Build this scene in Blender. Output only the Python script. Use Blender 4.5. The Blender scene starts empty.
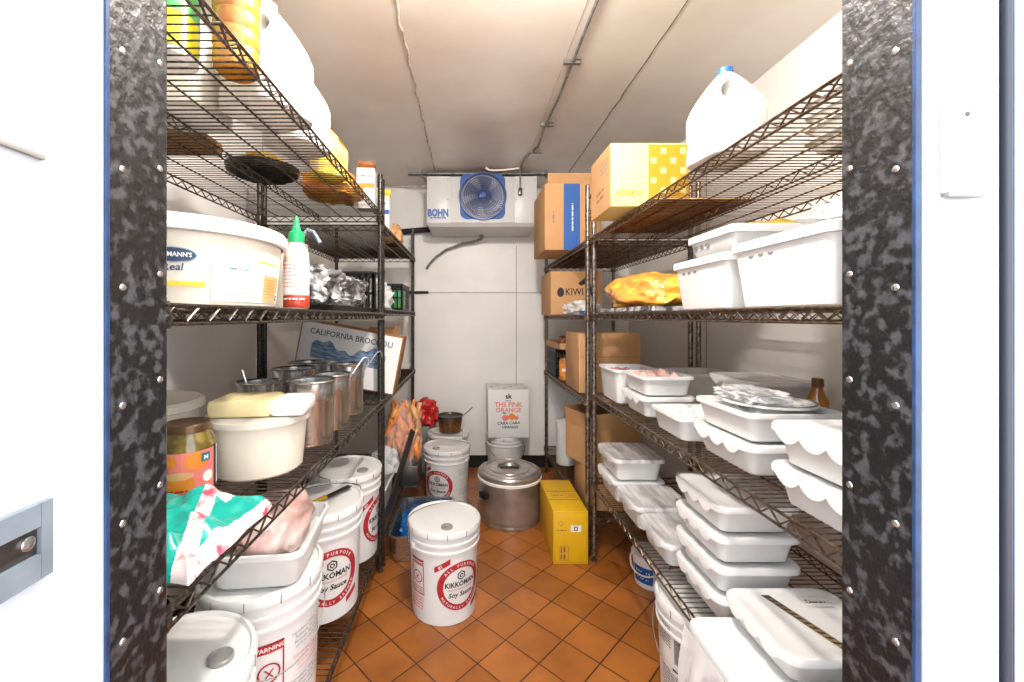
import bpy, bmesh, math, random
from mathutils import Vector, Matrix, noise
random.seed(4)
PI = math.pi
C = bpy.context.scene.collection
S = bpy.context.scene

# ------------------------------------------------------------------ camera, world, exposure
cam_data = bpy.data.cameras.new('camera'); cam = bpy.data.objects.new('camera', cam_data); C.objects.link(cam)
cam.location = (0, 0, 1.22); cam.rotation_euler = (PI/2, 0, 0)
cam_data.sensor_width = 36; cam_data.lens = 420/1024*36
cam_data.shift_x = 43/1024; cam_data.shift_y = -24/1024
cam_data.clip_start = 0.02
S.camera = cam
S.view_settings.view_transform = 'Standard'; S.view_settings.look = 'None'
S.view_settings.gamma = 1.0; S.view_settings.use_curve_mapping = False
S.view_settings.exposure = 0.0
W = bpy.data.worlds.new('world'); S.world = W; W.use_nodes = True
W.node_tree.nodes['Background'].inputs[0].default_value = (0.90, 0.95, 1.0, 1)
W.node_tree.nodes['Background'].inputs[1].default_value = 4.7
LAMP_STRENGTH = 800.0

# ------------------------------------------------------------------ materials
MATS = {}
def new_mat(name):
    m = bpy.data.materials.new(name); m.use_nodes = True
    nt = m.node_tree; b = nt.nodes['Principled BSDF']
    MATS[name] = m
    return m, nt, b
def lin(r, g, b):
    f = lambda c: ((c/255+0.055)/1.055)**2.4 if c/255 > 0.04045 else c/255/12.92
    return (f(r), f(g), f(b), 1)
def mat(name, rgb, rough=0.5, metal=0.0, var=0.0, vscale=20, bump=0.0, bscale=60, alpha=1.0, trans=0.0, rgb2=None, coat=0.0, sss=0.0, emit=0.0, lo=0.35, hi=0.65, stretch=None):
    m, nt, b = new_mat(name)
    N = nt.nodes; L = nt.links
    col = lin(*rgb)
    b.inputs['Base Color'].default_value = col
    b.inputs['Roughness'].default_value = rough
    b.inputs['Metallic'].default_value = metal
    b.inputs['Alpha'].default_value = alpha
    b.inputs['Transmission Weight'].default_value = trans
    b.inputs['Coat Weight'].default_value = coat
    if sss:
        b.inputs['Subsurface Weight'].default_value = sss
        b.inputs['Subsurface Radius'].default_value = (0.02, 0.018, 0.015)
    if emit:
        b.inputs['Emission Color'].default_value = col; b.inputs['Emission Strength'].default_value = emit
    tc = N.new('ShaderNodeTexCoord'); src = tc.outputs['Object']
    if stretch:
        mp = N.new('ShaderNodeMapping'); mp.inputs['Scale'].default_value = stretch
        L.new(src, mp.inputs['Vector']); src = mp.outputs['Vector']
    if var or rgb2:
        n = N.new('ShaderNodeTexNoise'); n.inputs['Scale'].default_value = vscale; n.inputs['Detail'].default_value = 6
        L.new(src, n.inputs['Vector'])
        r = N.new('ShaderNodeValToRGB'); r.color_ramp.elements[0].position = lo; r.color_ramp.elements[1].position = hi
        c2 = lin(*rgb2) if rgb2 else tuple(c*(1-var) for c in col[:3])+(1,)
        r.color_ramp.elements[0].color = c2; r.color_ramp.elements[1].color = col
        L.new(n.outputs['Fac'], r.inputs['Fac']); L.new(r.outputs['Color'], b.inputs['Base Color'])
    if bump:
        n2 = N.new('ShaderNodeTexNoise'); n2.inputs['Scale'].default_value = bscale; n2.inputs['Detail'].default_value = 4
        L.new(src, n2.inputs['Vector'])
        bp = N.new('ShaderNodeBump'); bp.inputs['Strength'].default_value = bump; bp.inputs['Distance'].default_value = 0.004
        L.new(n2.outputs['Fac'], bp.inputs['Height']); L.new(bp.outputs['Normal'], b.inputs['Normal'])
    return m

mat('wall_panel', (240, 237, 232), 0.38, var=0.10, vscale=2.2, bump=0.08, bscale=9)
mat('ceiling_panel', (230, 224, 217), 0.30, rgb2=(206, 195, 184), vscale=1.6, bump=0.05, bscale=6, lo=0.3, hi=0.62)
mat('frame_white', (196, 202, 212), 0.45, var=0.05, vscale=5)
mat('liner_black', (17, 17, 19), 0.42, rgb2=(64, 64, 68), vscale=70, bump=0.5, bscale=90, lo=0.38, hi=0.5)
mat('gasket_blue', (38, 66, 108), 0.4, var=0.5, vscale=30)
mat('gasket_dark', (40, 44, 56), 0.5)
mat('seam_caulk', (205, 197, 188), 0.6, rgb2=(150, 132, 112), vscale=22)
mat('seam_dark', (128, 116, 104), 0.6, rgb2=(92, 66, 44), vscale=9)
mat('rubber_black', (22, 21, 22), 0.5, var=0.3, vscale=30)
mat('epoxy_dark', (58, 55, 52), 0.32, metal=0.75, rgb2=(104, 90, 78), vscale=160, lo=0.40, hi=0.56)
mat('post_dark', (34, 33, 33), 0.35, metal=0.5, rgb2=(92, 84, 78), vscale=170, lo=0.38, hi=0.50)
mat('wire_bronze', (132, 118, 104), 0.32, metal=0.85, rgb2=(86, 58, 38), vscale=70)
mat('post_steel', (150, 142, 134), 0.3, metal=0.85, rgb2=(84, 66, 54), vscale=70)
mat('pail_white', (224, 222, 220), 0.32, var=0.05, vscale=8, sss=0.15)
mat('pail_lid', (226, 225, 222), 0.36, var=0.05, vscale=10)
mat('bin_white', (220, 219, 217), 0.3, var=0.04, vscale=10, sss=0.2)
mat('bin_lid', (228, 227, 226), 0.32, var=0.03, vscale=12)
mat('bin_lid_clear', (222, 220, 220), 0.25, rgb2=(176, 172, 172), vscale=9, stretch=(5, 1, 1))
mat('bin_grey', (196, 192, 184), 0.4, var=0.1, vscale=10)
mat('tub_cream', (226, 217, 200), 0.35, var=0.08, vscale=10, sss=0.3)
mat('tub_clear', (236, 230, 218), 0.25, alpha=0.55)
mat('film_clear', (244, 244, 246), 0.14, alpha=0.2, bump=0.4, bscale=30)
mat('film_white', (238, 238, 238), 0.2, alpha=0.62, bump=0.4, bscale=30)
mat('film_wrap', (226, 226, 228), 0.18, alpha=0.8, rgb2=(74, 70, 68), vscale=18, bump=0.5, bscale=40, lo=0.42, hi=0.6)
mat('cardboard', (196, 150, 102), 0.8, var=0.12, vscale=6)
mat('cardboard_dark', (150, 106, 66), 0.85, var=0.15, vscale=6)
mat('cardboard_sheet', (214, 178, 136), 0.85, rgb2=(168, 122, 82), vscale=7)
mat('carton_yellow', (222, 172, 14), 0.5, var=0.1, vscale=7)
mat('carton_pale', (212, 196, 130), 0.6, var=0.04, vscale=5)
mat('carton_white', (226, 224, 220), 0.55, var=0.04, vscale=5)
mat('ink_red', (178, 32, 44), 0.5, var=0.25, vscale=60)
mat('ink_pink', (226, 122, 112), 0.5)
mat('ink_maroon', (132, 22, 46), 0.5)
mat('ink_black', (24, 23, 26), 0.5)
mat('ink_grey', (120, 118, 120), 0.5)
mat('ink_blue', (26, 84, 158), 0.5)
mat('ink_navy', (42, 66, 102), 0.5, var=0.3, vscale=50)
mat('ink_sky', (150, 176, 202), 0.5, rgb2=(70, 96, 128), vscale=30, stretch=(1, 1, 5))
mat('ink_yellow', (232, 196, 52), 0.5)
mat('ink_mustard', (176, 132, 16), 0.5)
mat('ink_orange', (226, 130, 36), 0.5)
mat('ink_white', (230, 229, 226), 0.5)
mat('ink_teal', (36, 112, 128), 0.4)
mat('ink_green', (98, 140, 60), 0.5)
mat('ink_purple', (98, 60, 110), 0.5)
mat('steel', (206, 206, 206), 0.24, metal=0.93, var=0.12, vscale=6, stretch=(1, 1, 10))
mat('steel_brushed', (186, 182, 178), 0.3, metal=0.72, rgb2=(144, 138, 130), vscale=7, bump=0.06, bscale=30)
mat('steel_dark', (92, 86, 82), 0.35, metal=0.8)
mat('galvanised', (128, 138, 148), 0.5, metal=0.2, var=0.2, vscale=30)
mat('steel_wire', (92, 90, 90), 0.4, metal=0.6)
mat('plastic_black', (22, 22, 23), 0.4)
mat('plastic_grey', (136, 134, 130), 0.4)
mat('plastic_ivory', (238, 234, 224), 0.4)
mat('jug_milky', (226, 222, 214), 0.35, sss=0.2)
mat('cap_blue', (30, 90, 168), 0.35)
mat('cap_green', (22, 160, 92), 0.35)
mat('cap_brown', (116, 84, 58), 0.3, metal=0.5, var=0.3, vscale=40)
mat('sauce_red', (176, 60, 40), 0.25, var=0.2)
mat('sauce_pale', (228, 205, 190), 0.2, alpha=0.9)
mat('oil_amber', (196, 136, 54), 0.15, rgb2=(164, 100, 34), vscale=9, coat=0.6)
mat('oil_yellow', (234, 190, 46), 0.2, rgb2=(246, 220, 130), vscale=12)
mat('pickle_brine', (132, 110, 42), 0.14, rgb2=(74, 58, 26), vscale=38, coat=0.7)
mat('green_label', (100, 178, 62), 0.35, rgb2=(40, 170, 120), vscale=9)
mat('yellow_label', (226, 214, 40), 0.35)
mat('bag_teal', (10, 150, 136), 0.22, coat=0.4, bump=0.3, bscale=20)
mat('bag_floral', (214, 200, 196), 0.3, rgb2=(196, 70, 96), vscale=26, lo=0.34, hi=0.46)
mat('bag_orange', (252, 194, 70), 0.25, rgb2=(248, 146, 70), vscale=14, coat=0.3, bump=0.3, bscale=30)
mat('bag_yellow', (240, 205, 80), 0.3, rgb2=(214, 160, 50), vscale=20, bump=0.3, bscale=30)
mat('bag_blue', (30, 122, 196), 0.25, rgb2=(14, 80, 150), vscale=18, coat=0.3, bump=0.4, bscale=30)
mat('bag_red', (222, 40, 34), 0.35, rgb2=(150, 20, 20), vscale=40, bump=0.5, bscale=60)
mat('carrot_orange', (250, 164, 74), 0.4, rgb2=(236, 132, 64), vscale=14)
mat('peach', (224, 170, 112), 0.4, var=0.1)
mat('butter', (228, 210, 160), 0.35, var=0.05, sss=0.2)
mat('meat_pink', (228, 205, 196), 0.35, rgb2=(206, 158, 148), vscale=16)
mat('meat_red', (156, 62, 74), 0.35, rgb2=(196, 120, 120), vscale=20)
mat('onion_brown', (164, 100, 44), 0.35, rgb2=(110, 58, 24), vscale=20)
mat('stew_mix', (128, 80, 26), 0.3, rgb2=(60, 28, 22), vscale=60)
mat('unit_white', (212, 212, 211), 0.35, var=0.05, vscale=3)
mat('guard_blue', (66, 80, 124), 0.35, metal=0.3)
mat('blade_grey', (150, 152, 160), 0.35, metal=0.4)
mat('pipe_grey', (140, 138, 134), 0.4, metal=0.3, rgb2=(92, 88, 84), vscale=40)
mat('foam_black', (30, 29, 30), 0.8)
mat('tape_tan', (206, 176, 120), 0.5, rgb2=(30, 28, 26), vscale=1)
mat('lamp_base', (200, 200, 200), 0.4)
mat('globe_glow', (255, 247, 238), 0.4, emit=LAMP_STRENGTH)

# diagonal quarry tile floor
m, nt, b = new_mat('quarry_tile')
N, L = nt.nodes, nt.links
tc = N.new('ShaderNodeTexCoord')
m1 = N.new('ShaderNodeMapping'); m1.vector_type = 'POINT'
m1.inputs['Location'].default_value = (-0.138, -1.586, 0)
m2 = N.new('ShaderNodeMapping'); m2.inputs['Rotation'].default_value = (0, 0, PI/4)
br = N.new('ShaderNodeTexBrick'); br.offset = 0.0; br.squash = 1.0
br.inputs['Scale'].default_value = 1.0; br.inputs['Brick Width'].default_value = 0.1525; br.inputs['Row Height'].default_value = 0.1525
br.inputs['Mortar Size'].default_value = 0.0026; br.inputs['Mortar Smooth'].default_value = 0.2; br.inputs['Bias'].default_value = 0.0
br.inputs['Color1'].default_value = lin(176, 108, 50); br.inputs['Color2'].default_value = lin(152, 90, 36); br.inputs['Mortar'].default_value = lin(62, 36, 26)
L.new(tc.outputs['Object'], m1.inputs['Vector']); L.new(m1.outputs['Vector'], m2.inputs['Vector']); L.new(m2.outputs['Vector'], br.inputs['Vector'])
nz = N.new('ShaderNodeTexNoise'); nz.inputs['Scale'].default_value = 5; nz.inputs['Detail'].default_value = 8
L.new(tc.outputs['Object'], nz.inputs['Vector'])
mx = N.new('ShaderNodeMix'); mx.data_type = 'RGBA'; mx.blend_type = 'MULTIPLY'; mx.inputs['Factor'].default_value = 0.55
rp = N.new('ShaderNodeValToRGB'); rp.color_ramp.elements[0].position = 0.3; rp.color_ramp.elements[0].color = (0.42, 0.36, 0.3, 1); rp.color_ramp.elements[1].position = 0.6
L.new(nz.outputs['Fac'], rp.inputs['Fac']); L.new(br.outputs['Color'], mx.inputs[6]); L.new(rp.outputs['Color'], mx.inputs[7]); L.new(mx.outputs[2], b.inputs['Base Color'])
b.inputs['Roughness'].default_value = 0.34
inv = N.new('ShaderNodeMath'); inv.operation = 'SUBTRACT'; inv.inputs[0].default_value = 1.0; L.new(br.outputs['Fac'], inv.inputs[1])
bp = N.new('ShaderNodeBump'); bp.inputs['Strength'].default_value = 0.5; bp.inputs['Distance'].default_value = 0.002
L.new(inv.outputs[0], bp.inputs['Height']); L.new(bp.outputs['Normal'], b.inputs['Normal'])

# ------------------------------------------------------------------ mesh builder
def rrect(w, d, r, n=5, cx=0.0, cy=0.0):
    r = max(0.0005, min(r, w/2-1e-4, d/2-1e-4)); pts = []
    for k, (sx, sy) in enumerate(((1, 1), (-1, 1), (-1, -1), (1, -1))):
        for i in range(n+1):
            a = PI/2*k + PI/2*i/n
            pts.append((cx+sx*(w/2-r)+r*math.cos(a), cy+sy*(d/2-r)+r*math.sin(a)))
    return pts

class MB:
    def __init__(s): s.v = []; s.f = []; s.m = []; s.mi = 0; s.T = None
    def add(s, verts, faces):
        o = len(s.v)
        s.v += [tuple(s.T @ Vector(p)) if s.T else tuple(p) for p in verts]
        s.f += [tuple(i+o for i in f) for f in faces]; s.m += [s.mi]*len(faces)
        return s
    def box(s, x0, x1, y0, y1, z0, z1):
        v = [(x, y, z) for z in (z0, z1) for y in (y0, y1) for x in (x0, x1)]
        return s.add(v, [(0, 2, 3, 1), (4, 5, 7, 6), (0, 1, 5, 4), (2, 6, 7, 3), (0, 4, 6, 2), (1, 3, 7, 5)])
    def rbox(s, x0, x1, y0, y1, z0, z1, r=0.004):
        bm = bmesh.new(); bmesh.ops.create_cube(bm, size=1)
        for v in bm.verts: v.co = Vector(((x0+x1)/2+v.co.x*(x1-x0), (y0+y1)/2+v.co.y*(y1-y0), (z0+z1)/2+v.co.z*(z1-z0)))
        bmesh.ops.bevel(bm, geom=list(bm.edges), offset=r, segments=2, affect='EDGES', profile=0.5)
        bm.verts.index_update()
        s.add([v.co[:] for v in bm.verts], [[v.index for v in f.verts] for f in bm.faces]); bm.free(); return s
    def tube(s, pts, r, n=6, closed=False, cap=True):
        pts = [Vector(p) for p in pts]; k = len(pts); rings = []; up = None
        for i, p in enumerate(pts):
            if closed: t = pts[(i+1) % k]-pts[i-1]
            else: t = pts[min(i+1, k-1)]-pts[max(i-1, 0)]
            t.normalize()
            if up is None:
                up = Vector((0, 0, 1)) if abs(t.z) < 0.9 else Vector((1, 0, 0))
            a = t.cross(up)
            if a.length < 1e-5: a = t.orthogonal()
            a.normalize(); bb = a.cross(t); bb.normalize(); up = bb
            rr = r[i] if isinstance(r, (list, tuple)) else r
            rings.append([p+a*rr*math.cos(2*PI*j/n)+bb*rr*math.sin(2*PI*j/n) for j in range(n)])
        v = [q for ring in rings for q in ring]; f = []
        for i in range(k if closed else k-1):
            i2 = (i+1) % k
            for j in range(n): f.append((i*n+j, i*n+(j+1) % n, i2*n+(j+1) % n, i2*n+j))
        if cap and not closed: f.append(tuple(range(n))[::-1]); f.append(tuple((k-1)*n+j for j in range(n)))
        return s.add(v, f)
    def bar(s, a, b, w, h):          # square bar between two points
        a = Vector(a); b = Vector(b); t = (b-a).normalized(); up = Vector((0, 0, 1)) if abs(t.z) < 0.9 else Vector((0, 1, 0))
        x = t.cross(up).normalized()*w/2; y = x.cross(t).normalized()*h/2
        v = [p+sx*x+sy*y for p in (a, b) for sx, sy in ((1, 1), (-1, 1), (-1, -1), (1, -1))]
        return s.add(v, [(0, 1, 2, 3), (7, 6, 5, 4), (0, 4, 5, 1), (1, 5, 6, 2), (2, 6, 7, 3), (3, 7, 4, 0)])
    def loft(s, rings, cap0=True, cap1=True):
        n = len(rings[0]); v = [p for r in rings for p in r]; f = []
        for i in range(len(rings)-1):
            for j in range(n): f.append((i*n+j, i*n+(j+1) % n, (i+1)*n+(j+1) % n, (i+1)*n+j))
        if cap0: f.append(tuple(range(n))[::-1])
        if cap1: f.append(tuple((len(rings)-1)*n+j for j in range(n)))
        return s.add(v, f)
    def lathe(s, prof, n=40, cx=0, cy=0, cap0=True, cap1=True):
        return s.loft([[(cx+r*math.cos(2*PI*j/n), cy+r*math.sin(2*PI*j/n), z) for j in range(n)] for r, z in prof], cap0, cap1)
    def rloft(s, prof, n=5, cap0=True, cap1=True, cx=0, cy=0):   # prof: (w, d, r, z)
        return s.loft([[(x, y, z) for x, y in rrect(w, d, r, n, cx, cy)] for w, d, r, z in prof], cap0, cap1)
    def build(s, name, mats, parent=None, smooth=35):
        me = bpy.data.meshes.new(name); me.from_pydata([tuple(p) for p in s.v], [], s.f)
        if isinstance(mats, str): mats = [mats]
        for q in mats: me.materials.append(MATS[q])
        me.polygons.foreach_set('material_index', s.m)
        bm = bmesh.new(); bm.from_mesh(me); bmesh.ops.recalc_face_normals(bm, faces=bm.faces); bm.to_mesh(me); bm.free()
        if smooth:
            me.polygons.foreach_set('use_smooth', [True]*len(me.polygons)); me.set_sharp_from_angle(angle=math.radians(smooth))
        me.update()
        o = bpy.data.objects.new(name, me); C.objects.link(o); o.parent = parent
        return o

def thing(name, label, cat, loc=(0, 0, 0), rz=0.0, group=None):
    o = bpy.data.objects.new(name, None); C.objects.link(o)
    o.empty_display_size = 0.03
    o.location = loc; o.rotation_euler = (0, 0, rz); o['label'] = label; o['category'] = cat
    if group: o['group'] = group
    return o
def tag(o, label, cat, group=None, kind=None):
    o['label'] = label; o['category'] = cat
    if group: o['group'] = group
    if kind: o['kind'] = kind
    return o
def struct(name, mb, m, label=None, smooth=0):
    o = mb.build(name, m, None, smooth); o['kind'] = 'structure'
    if label: o['label'] = label
    o['category'] = name.split('_')[0]
    return o
def copy_tree(o, parent=None):
    c = o.copy(); C.objects.link(c); c.parent = parent
    for ch in list(o.children): copy_tree(ch, c)
    return c
def put(o, loc, rz=0.0, label=None, group=None):
    o.location = loc; o.rotation_euler = (0, 0, rz)
    if label: o['label'] = label
    if group: o['group'] = group
    return o
PROTO = {}
def inst(key, maker, *a):
    if key not in PROTO: PROTO[key] = maker(*a); return PROTO[key]
    return copy_tree(PROTO[key])

def crumple(rx, ry, rz, seed=0, amp=0.18, freq=3.0, sub=4, boxy=0.7, base=True, fine=0.35):
    """crumpled bag shape resting on z=0"""
    bm = bmesh.new(); bmesh.ops.create_icosphere(bm, subdivisions=sub, radius=1)
    off = Vector((seed*3.7, seed*1.3, seed*5.1)); vs = []
    for v in bm.verts:
        p = v.co.copy(); q = Vector([math.copysign(abs(c)**boxy, c) for c in p])
        n = noise.noise(p*freq+off)+0.5*abs(noise.noise(p*freq*2.3+off))+fine*noise.noise(p*freq*5+off)
        q = q*(1+amp*n)
        z = q.z*rz+rz
        vs.append((q.x*rx, q.y*ry, max(0.0, z-rz*0.25) if base else z))
    fs = [[v.index for v in f.verts] for f in bm.faces]; bm.free()
    mb = MB(); mb.add(vs, fs); return mb

# ------------------------------------------------------------------ flat art (print on a surface)
_txt = {}
def text2d(s, size, bold=0.0, align='CENTER', sx=1.0):
    key = (s, bold, align)
    if key not in _txt:
        cu = bpy.data.curves.new('t', 'FONT'); cu.body = s; cu.size = 1; cu.align_x = align; cu.offset = bold; cu.resolution_u = 2
        ob = bpy.data.objects.new('t', cu); C.objects.link(ob)
        dg = bpy.context.evaluated_depsgraph_get(); me = ob.evaluated_get(dg).to_mesh()
        _txt[key] = ([(v.co.x, v.co.y) for v in me.vertices], [tuple(p.vertices) for p in me.polygons])
        ob.evaluated_get(dg).to_mesh_clear(); bpy.data.objects.remove(ob); bpy.data.curves.remove(cu)
    v, f = _txt[key]
    return [(x*size*sx, y*size) for x, y in v], f
class Art:
    def __init__(s): s.p = []          # (material, layer, verts2d, faces)
    def poly(s, m, vs, fs, layer=1): s.p.append((m, layer, vs, fs)); return s
    def rect(s, m, u0, v0, u1, v1, layer=1, nu=1, skew=0.0):
        nu = max(nu, int(abs(u1-u0)/0.012) if nu != 1 else 1); vs = []; fs = []
        for i in range(nu+1):
            t = i/nu; u = u0+(u1-u0)*t
            vs += [(u, v0+skew*(u-u0)), (u, v1+skew*(u-u0))]
            if i: k = 2*i; fs.append((k-2, k, k+1, k-1))
        return s.poly(m, vs, fs, layer)
    def frame(s, m, u0, v0, u1, v1, t, layer=1):
        for a in ((u0, v0, u1, v0+t), (u0, v1-t, u1, v1), (u0, v0, u0+t, v1), (u1-t, v0, u1, v1)): s.rect(m, *a, layer=layer, nu=2)
        return s
    def ring(s, m, cu, cv, r0, r1, n=48, layer=1, sy=1.0):
        vs = []; fs = []
        for i in range(n):
            a = 2*PI*i/n; vs += [(cu+r0*math.cos(a), cv+sy*r0*math.sin(a)), (cu+r1*math.cos(a), cv+sy*r1*math.sin(a))]
            j = (i+1) % n; fs.append((2*i, 2*i+1, 2*j+1, 2*j))
        return s.poly(m, vs, fs, layer)
    def disc(s, m, cu, cv, r, n=24, layer=1, sy=1.0):
        vs = [(cu, cv)]; k = 3
        for j in range(1, k+1):
            for i in range(n): a = 2*PI*i/n; vs.append((cu+r*j/k*math.cos(a), cv+sy*r*j/k*math.sin(a)))
        fs = [(0, 1+i, 1+(i+1) % n) for i in range(n)]
        for j in range(k-1):
            for i in range(n): a0 = 1+j*n; b0 = a0+n; fs.append((a0+i, b0+i, b0+(i+1) % n, a0+(i+1) % n))
        return s.poly(m, vs, fs, layer)
    def text(s, m, t, u, v, size, bold=0.0, layer=2, rot=0.0, align='CENTER', sx=1.0, skew=0.0):
        vs, fs = text2d(t, size, bold, align, sx); c, sn = math.cos(rot), math.sin(rot)
        vs = [(u+(x+skew*y)*c-y*sn, v+(x+skew*y)*sn+y*c) for x, y in vs]
        return s.poly(m, vs, fs, layer)
    def scrib(s, m, u, v, w, h, layer=2, rot=0.0):      # a line of illegible small print, centred on u
        x = -w/2; k = 0; c, sn = math.cos(rot), math.sin(rot)
        while x < w/2:
            d = min(w/2-x, h*(0.9+1.7*abs(math.sin(k*2.3+u*70+v*40)))); k += 1
            q = [(x, 0), (x+d, 0), (x+d, h*0.62), (x, h*0.62)]
            s.poly(m, [(u+a*c-b*sn, v+a*sn+b*c) for a, b in q], [(0, 1, 2, 3)], layer); x += d+h*0.45
        return s
    def build(s, name, mapf, parent, eps=0.0005):
        mats = []; mb = MB()
        for m, layer, vs, fs in s.p:
            if m not in mats: mats.append(m)
            mb.mi = mats.index(m); mb.add([mapf(u, v, eps*layer) for u, v in vs], fs)
        me = bpy.data.meshes.new(name); me.from_pydata(mb.v, [], mb.f)
        for q in mats: me.materials.append(MATS[q])
        me.polygons.foreach_set('material_index', mb.m); me.update()
        o = bpy.data.objects.new(name, me); C.objects.link(o); o.parent = parent
        return o
def on_front(x, y, z):   return lambda u, v, e: (x+u, y-e, z+v)            # faces -Y
def on_top(x, y, z):     return lambda u, v, e: (x+u, y+v, z+e)
def on_left(x, y, z):    return lambda u, v, e: (x-e, y-u, z+v)            # faces -X
def on_cyl(R, slope=0.0, a0=0.0):                                         # angle 0 faces -Y
    def f(u, v, e):
        r = R+slope*v+e+0.0006; a = a0+u/R
        return (r*math.sin(a), -r*math.cos(a), v)
    return f

# ------------------------------------------------------------------ room
XL, XR, YF, YB, ZC = -1.13, 1.30, 0.52, 3.42, 2.29
YO = 0.437                      # outer face of the cooler wall
JL, JR = -0.375, 0.462        # door opening
struct('floor', MB().box(-3, 3.2, -2.2, YB+0.1, -0.1, 0), 'quarry_tile', 'orange brown quarry tile floor laid diagonally')
struct('ceiling', MB().box(XL-0.1, XR+0.1, YO, YB+0.1, ZC, ZC+0.1), 'ceiling_panel', 'stained off white cooler ceiling')
struct('wall_left', MB().box(XL-0.1, XL, YF, YB, 0, ZC), 'wall_panel')
struct('wall_right', MB().box(XR, XR+0.1, YF, YB, 0, ZC), 'wall_panel')
struct('wall_back', MB().box(XL-0.1, XR+0.1, YB, YB+0.1, 0, ZC), 'wall_panel')
mb = MB(); HZ = 2.05
mb.box(-2.2, JL-0.004, YO, YF, 0, ZC); mb.box(JR+0.004, 2.4, YO, YF, 0, ZC); mb.box(JL-0.004, JR+0.004, YO, YF, HZ+0.004, ZC)
struct('wall_front', mb, 'frame_white', 'white insulated cooler wall round the doorway')
# black kick-plate liners on the jambs, with blue edge strips
def liner(name, x0, x1, rx, lab):
    o = struct(name, MB().box(x0, x1, YO, YF, 0, HZ), 'liner_black', lab)
    mbr = MB(); sgn = 1 if rx > x0 and abs(rx-x1) < 1e-6 else -1
    for k in range(16):
        for yy, dz in ((YO+0.018, 0.0), (YF-0.010, 0.02)):
            z = 0.1+0.128*k+dz
            for j in range(1):
                prof = [(0.0042, 0), (0.0036, 0.0010), (0.0018, 0.0017)]
                rings = [[(rx+sgn*h, yy+r*math.cos(2*PI*i/10), z+r*math.sin(2*PI*i/10)) for i in range(10)] for r, h in prof]
                mbr.loft(rings)
    r = mbr.build('rivets', 'steel', o); return o
liner('trim_1', JL-0.004, JL, JL, 'black riveted liner on the left door jamb')
liner('trim_2', JR, JR+0.004, JR, 'black riveted liner on the right door jamb')
struct('trim_3', MB().box(JL, JR, YO, YF, HZ, HZ+0.004), 'liner_black', 'black liner under the door head')
struct('trim_4', MB().rbox(JL-0.001, JL+0.0015, YO-0.005, YO, 0, HZ, 0.0005), 'gasket_blue', 'blue edge strip along the left jamb')
struct('trim_5', MB().rbox(JR-0.0015, JR+0.0045, YO-0.004, YO, 0, HZ, 0.0008), 'gasket_blue', 'blue edge strip along the right jamb')
struct('trim_6', MB().rbox(JL-0.135, JL-0.0012, 0.24, YO-0.0002, 0, HZ+0.1, 0.002), 'frame_white', 'white painted door post left of the doorway')
struct('trim_7', MB().rbox(JR+0.006, JR+0.084, YO-0.005, YO, 0, HZ+0.1, 0.0015), 'frame_white', 'white door casing on the right of the doorway')
struct('trim_8', MB().rbox(JR+0.086, JR+0.093, YO-0.009, YO, 0, HZ+0.1, 0.0015), 'gasket_dark', 'dark gasket groove right of the casing')
struct('trim_9', MB().rbox(JR+0.096, JR+0.099, YO-0.006, YO, 0, HZ+0.1, 0.001), 'gasket_blue', 'thin blue strip beyond the gasket')
# base cove
struct('baseboard_back', MB().box(XL, XR, YB-0.012, YB, 0, 0.095), 'rubber_black')
struct('baseboard_left', MB().box(XL, XL+0.012, YF, YB-0.012, 0, 0.095), 'rubber_black')
struct('baseboard_right', MB().box(XR-0.012, XR, YF, YB-0.012, 0, 0.095), 'rubber_black')
# panel seams
def wavy(x, y0, y1, z, r, n=40, seed=1, amp=0.004):
    return [(x+amp*noise.noise(Vector((seed, i*0.45, 0))), y0+(y1-y0)*i/n, z) for i in range(n+1)]
mb = MB(); pts = wavy(-0.25, YF, YB, ZC, 0, 80, 3, 0.010)
mb.tube(pts, [0.004+0.004*abs(noise.noise(Vector((i*0.6, 2, 0)))) for i in range(81)], 6); struct('trim_10', mb, 'seam_caulk', 'lumpy caulked ceiling seam on the left', smooth=60)
mb = MB(); mb.tube(wavy(0.74, YF, YB, ZC, 0, 60, 5, 0.006), [0.0022+0.002*abs(noise.noise(Vector((i*0.5, 7, 0)))) for i in range(61)], 6); struct('trim_11', mb, 'seam_dark', 'dark ceiling seam on the right', smooth=60)
mb = MB(); mb.tube(wavy(0.40, YF, YB, ZC, 0, 60, 9, 0.003), 0.0016, 5); struct('trim_12', mb, 'seam_caulk', 'thin ceiling seam beside the conduit', smooth=60)
struct('trim_13', MB().box(0.383, 0.387, YB-0.0015, YB, 0.095, 1.80), 'seam_dark', 'vertical seam on the back wall')
struct('trim_14', MB().box(XL, XR, YB-0.0015, YB, 1.418, 1.422), 'seam_caulk', 'level seam across the back wall')
struct('trim_15', MB().rbox(XL, XR, YB-0.010, YB, ZC-0.018, ZC, 0.003), 'seam_caulk', 'caulk line between back wall and ceiling')
struct('trim_16', MB().box(0.560, 0.578, YB-0.004, YB, 0.095, ZC-0.018), 'wall_panel', 'raised batten on the back wall')
for k, yy in enumerate((1.15, 2.3)):
    struct('trim_%d' % (17+k), MB().box(XR-0.0015, XR, yy-0.002, yy+0.002, 0.095, ZC), 'seam_dark', 'vertical seam on the right wall')
    struct('trim_%d' % (19+k), MB().box(XL, XL+0.0015, yy-0.002, yy+0.002, 0.095, ZC), 'seam_dark', 'vertical seam on the left wall')
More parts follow.
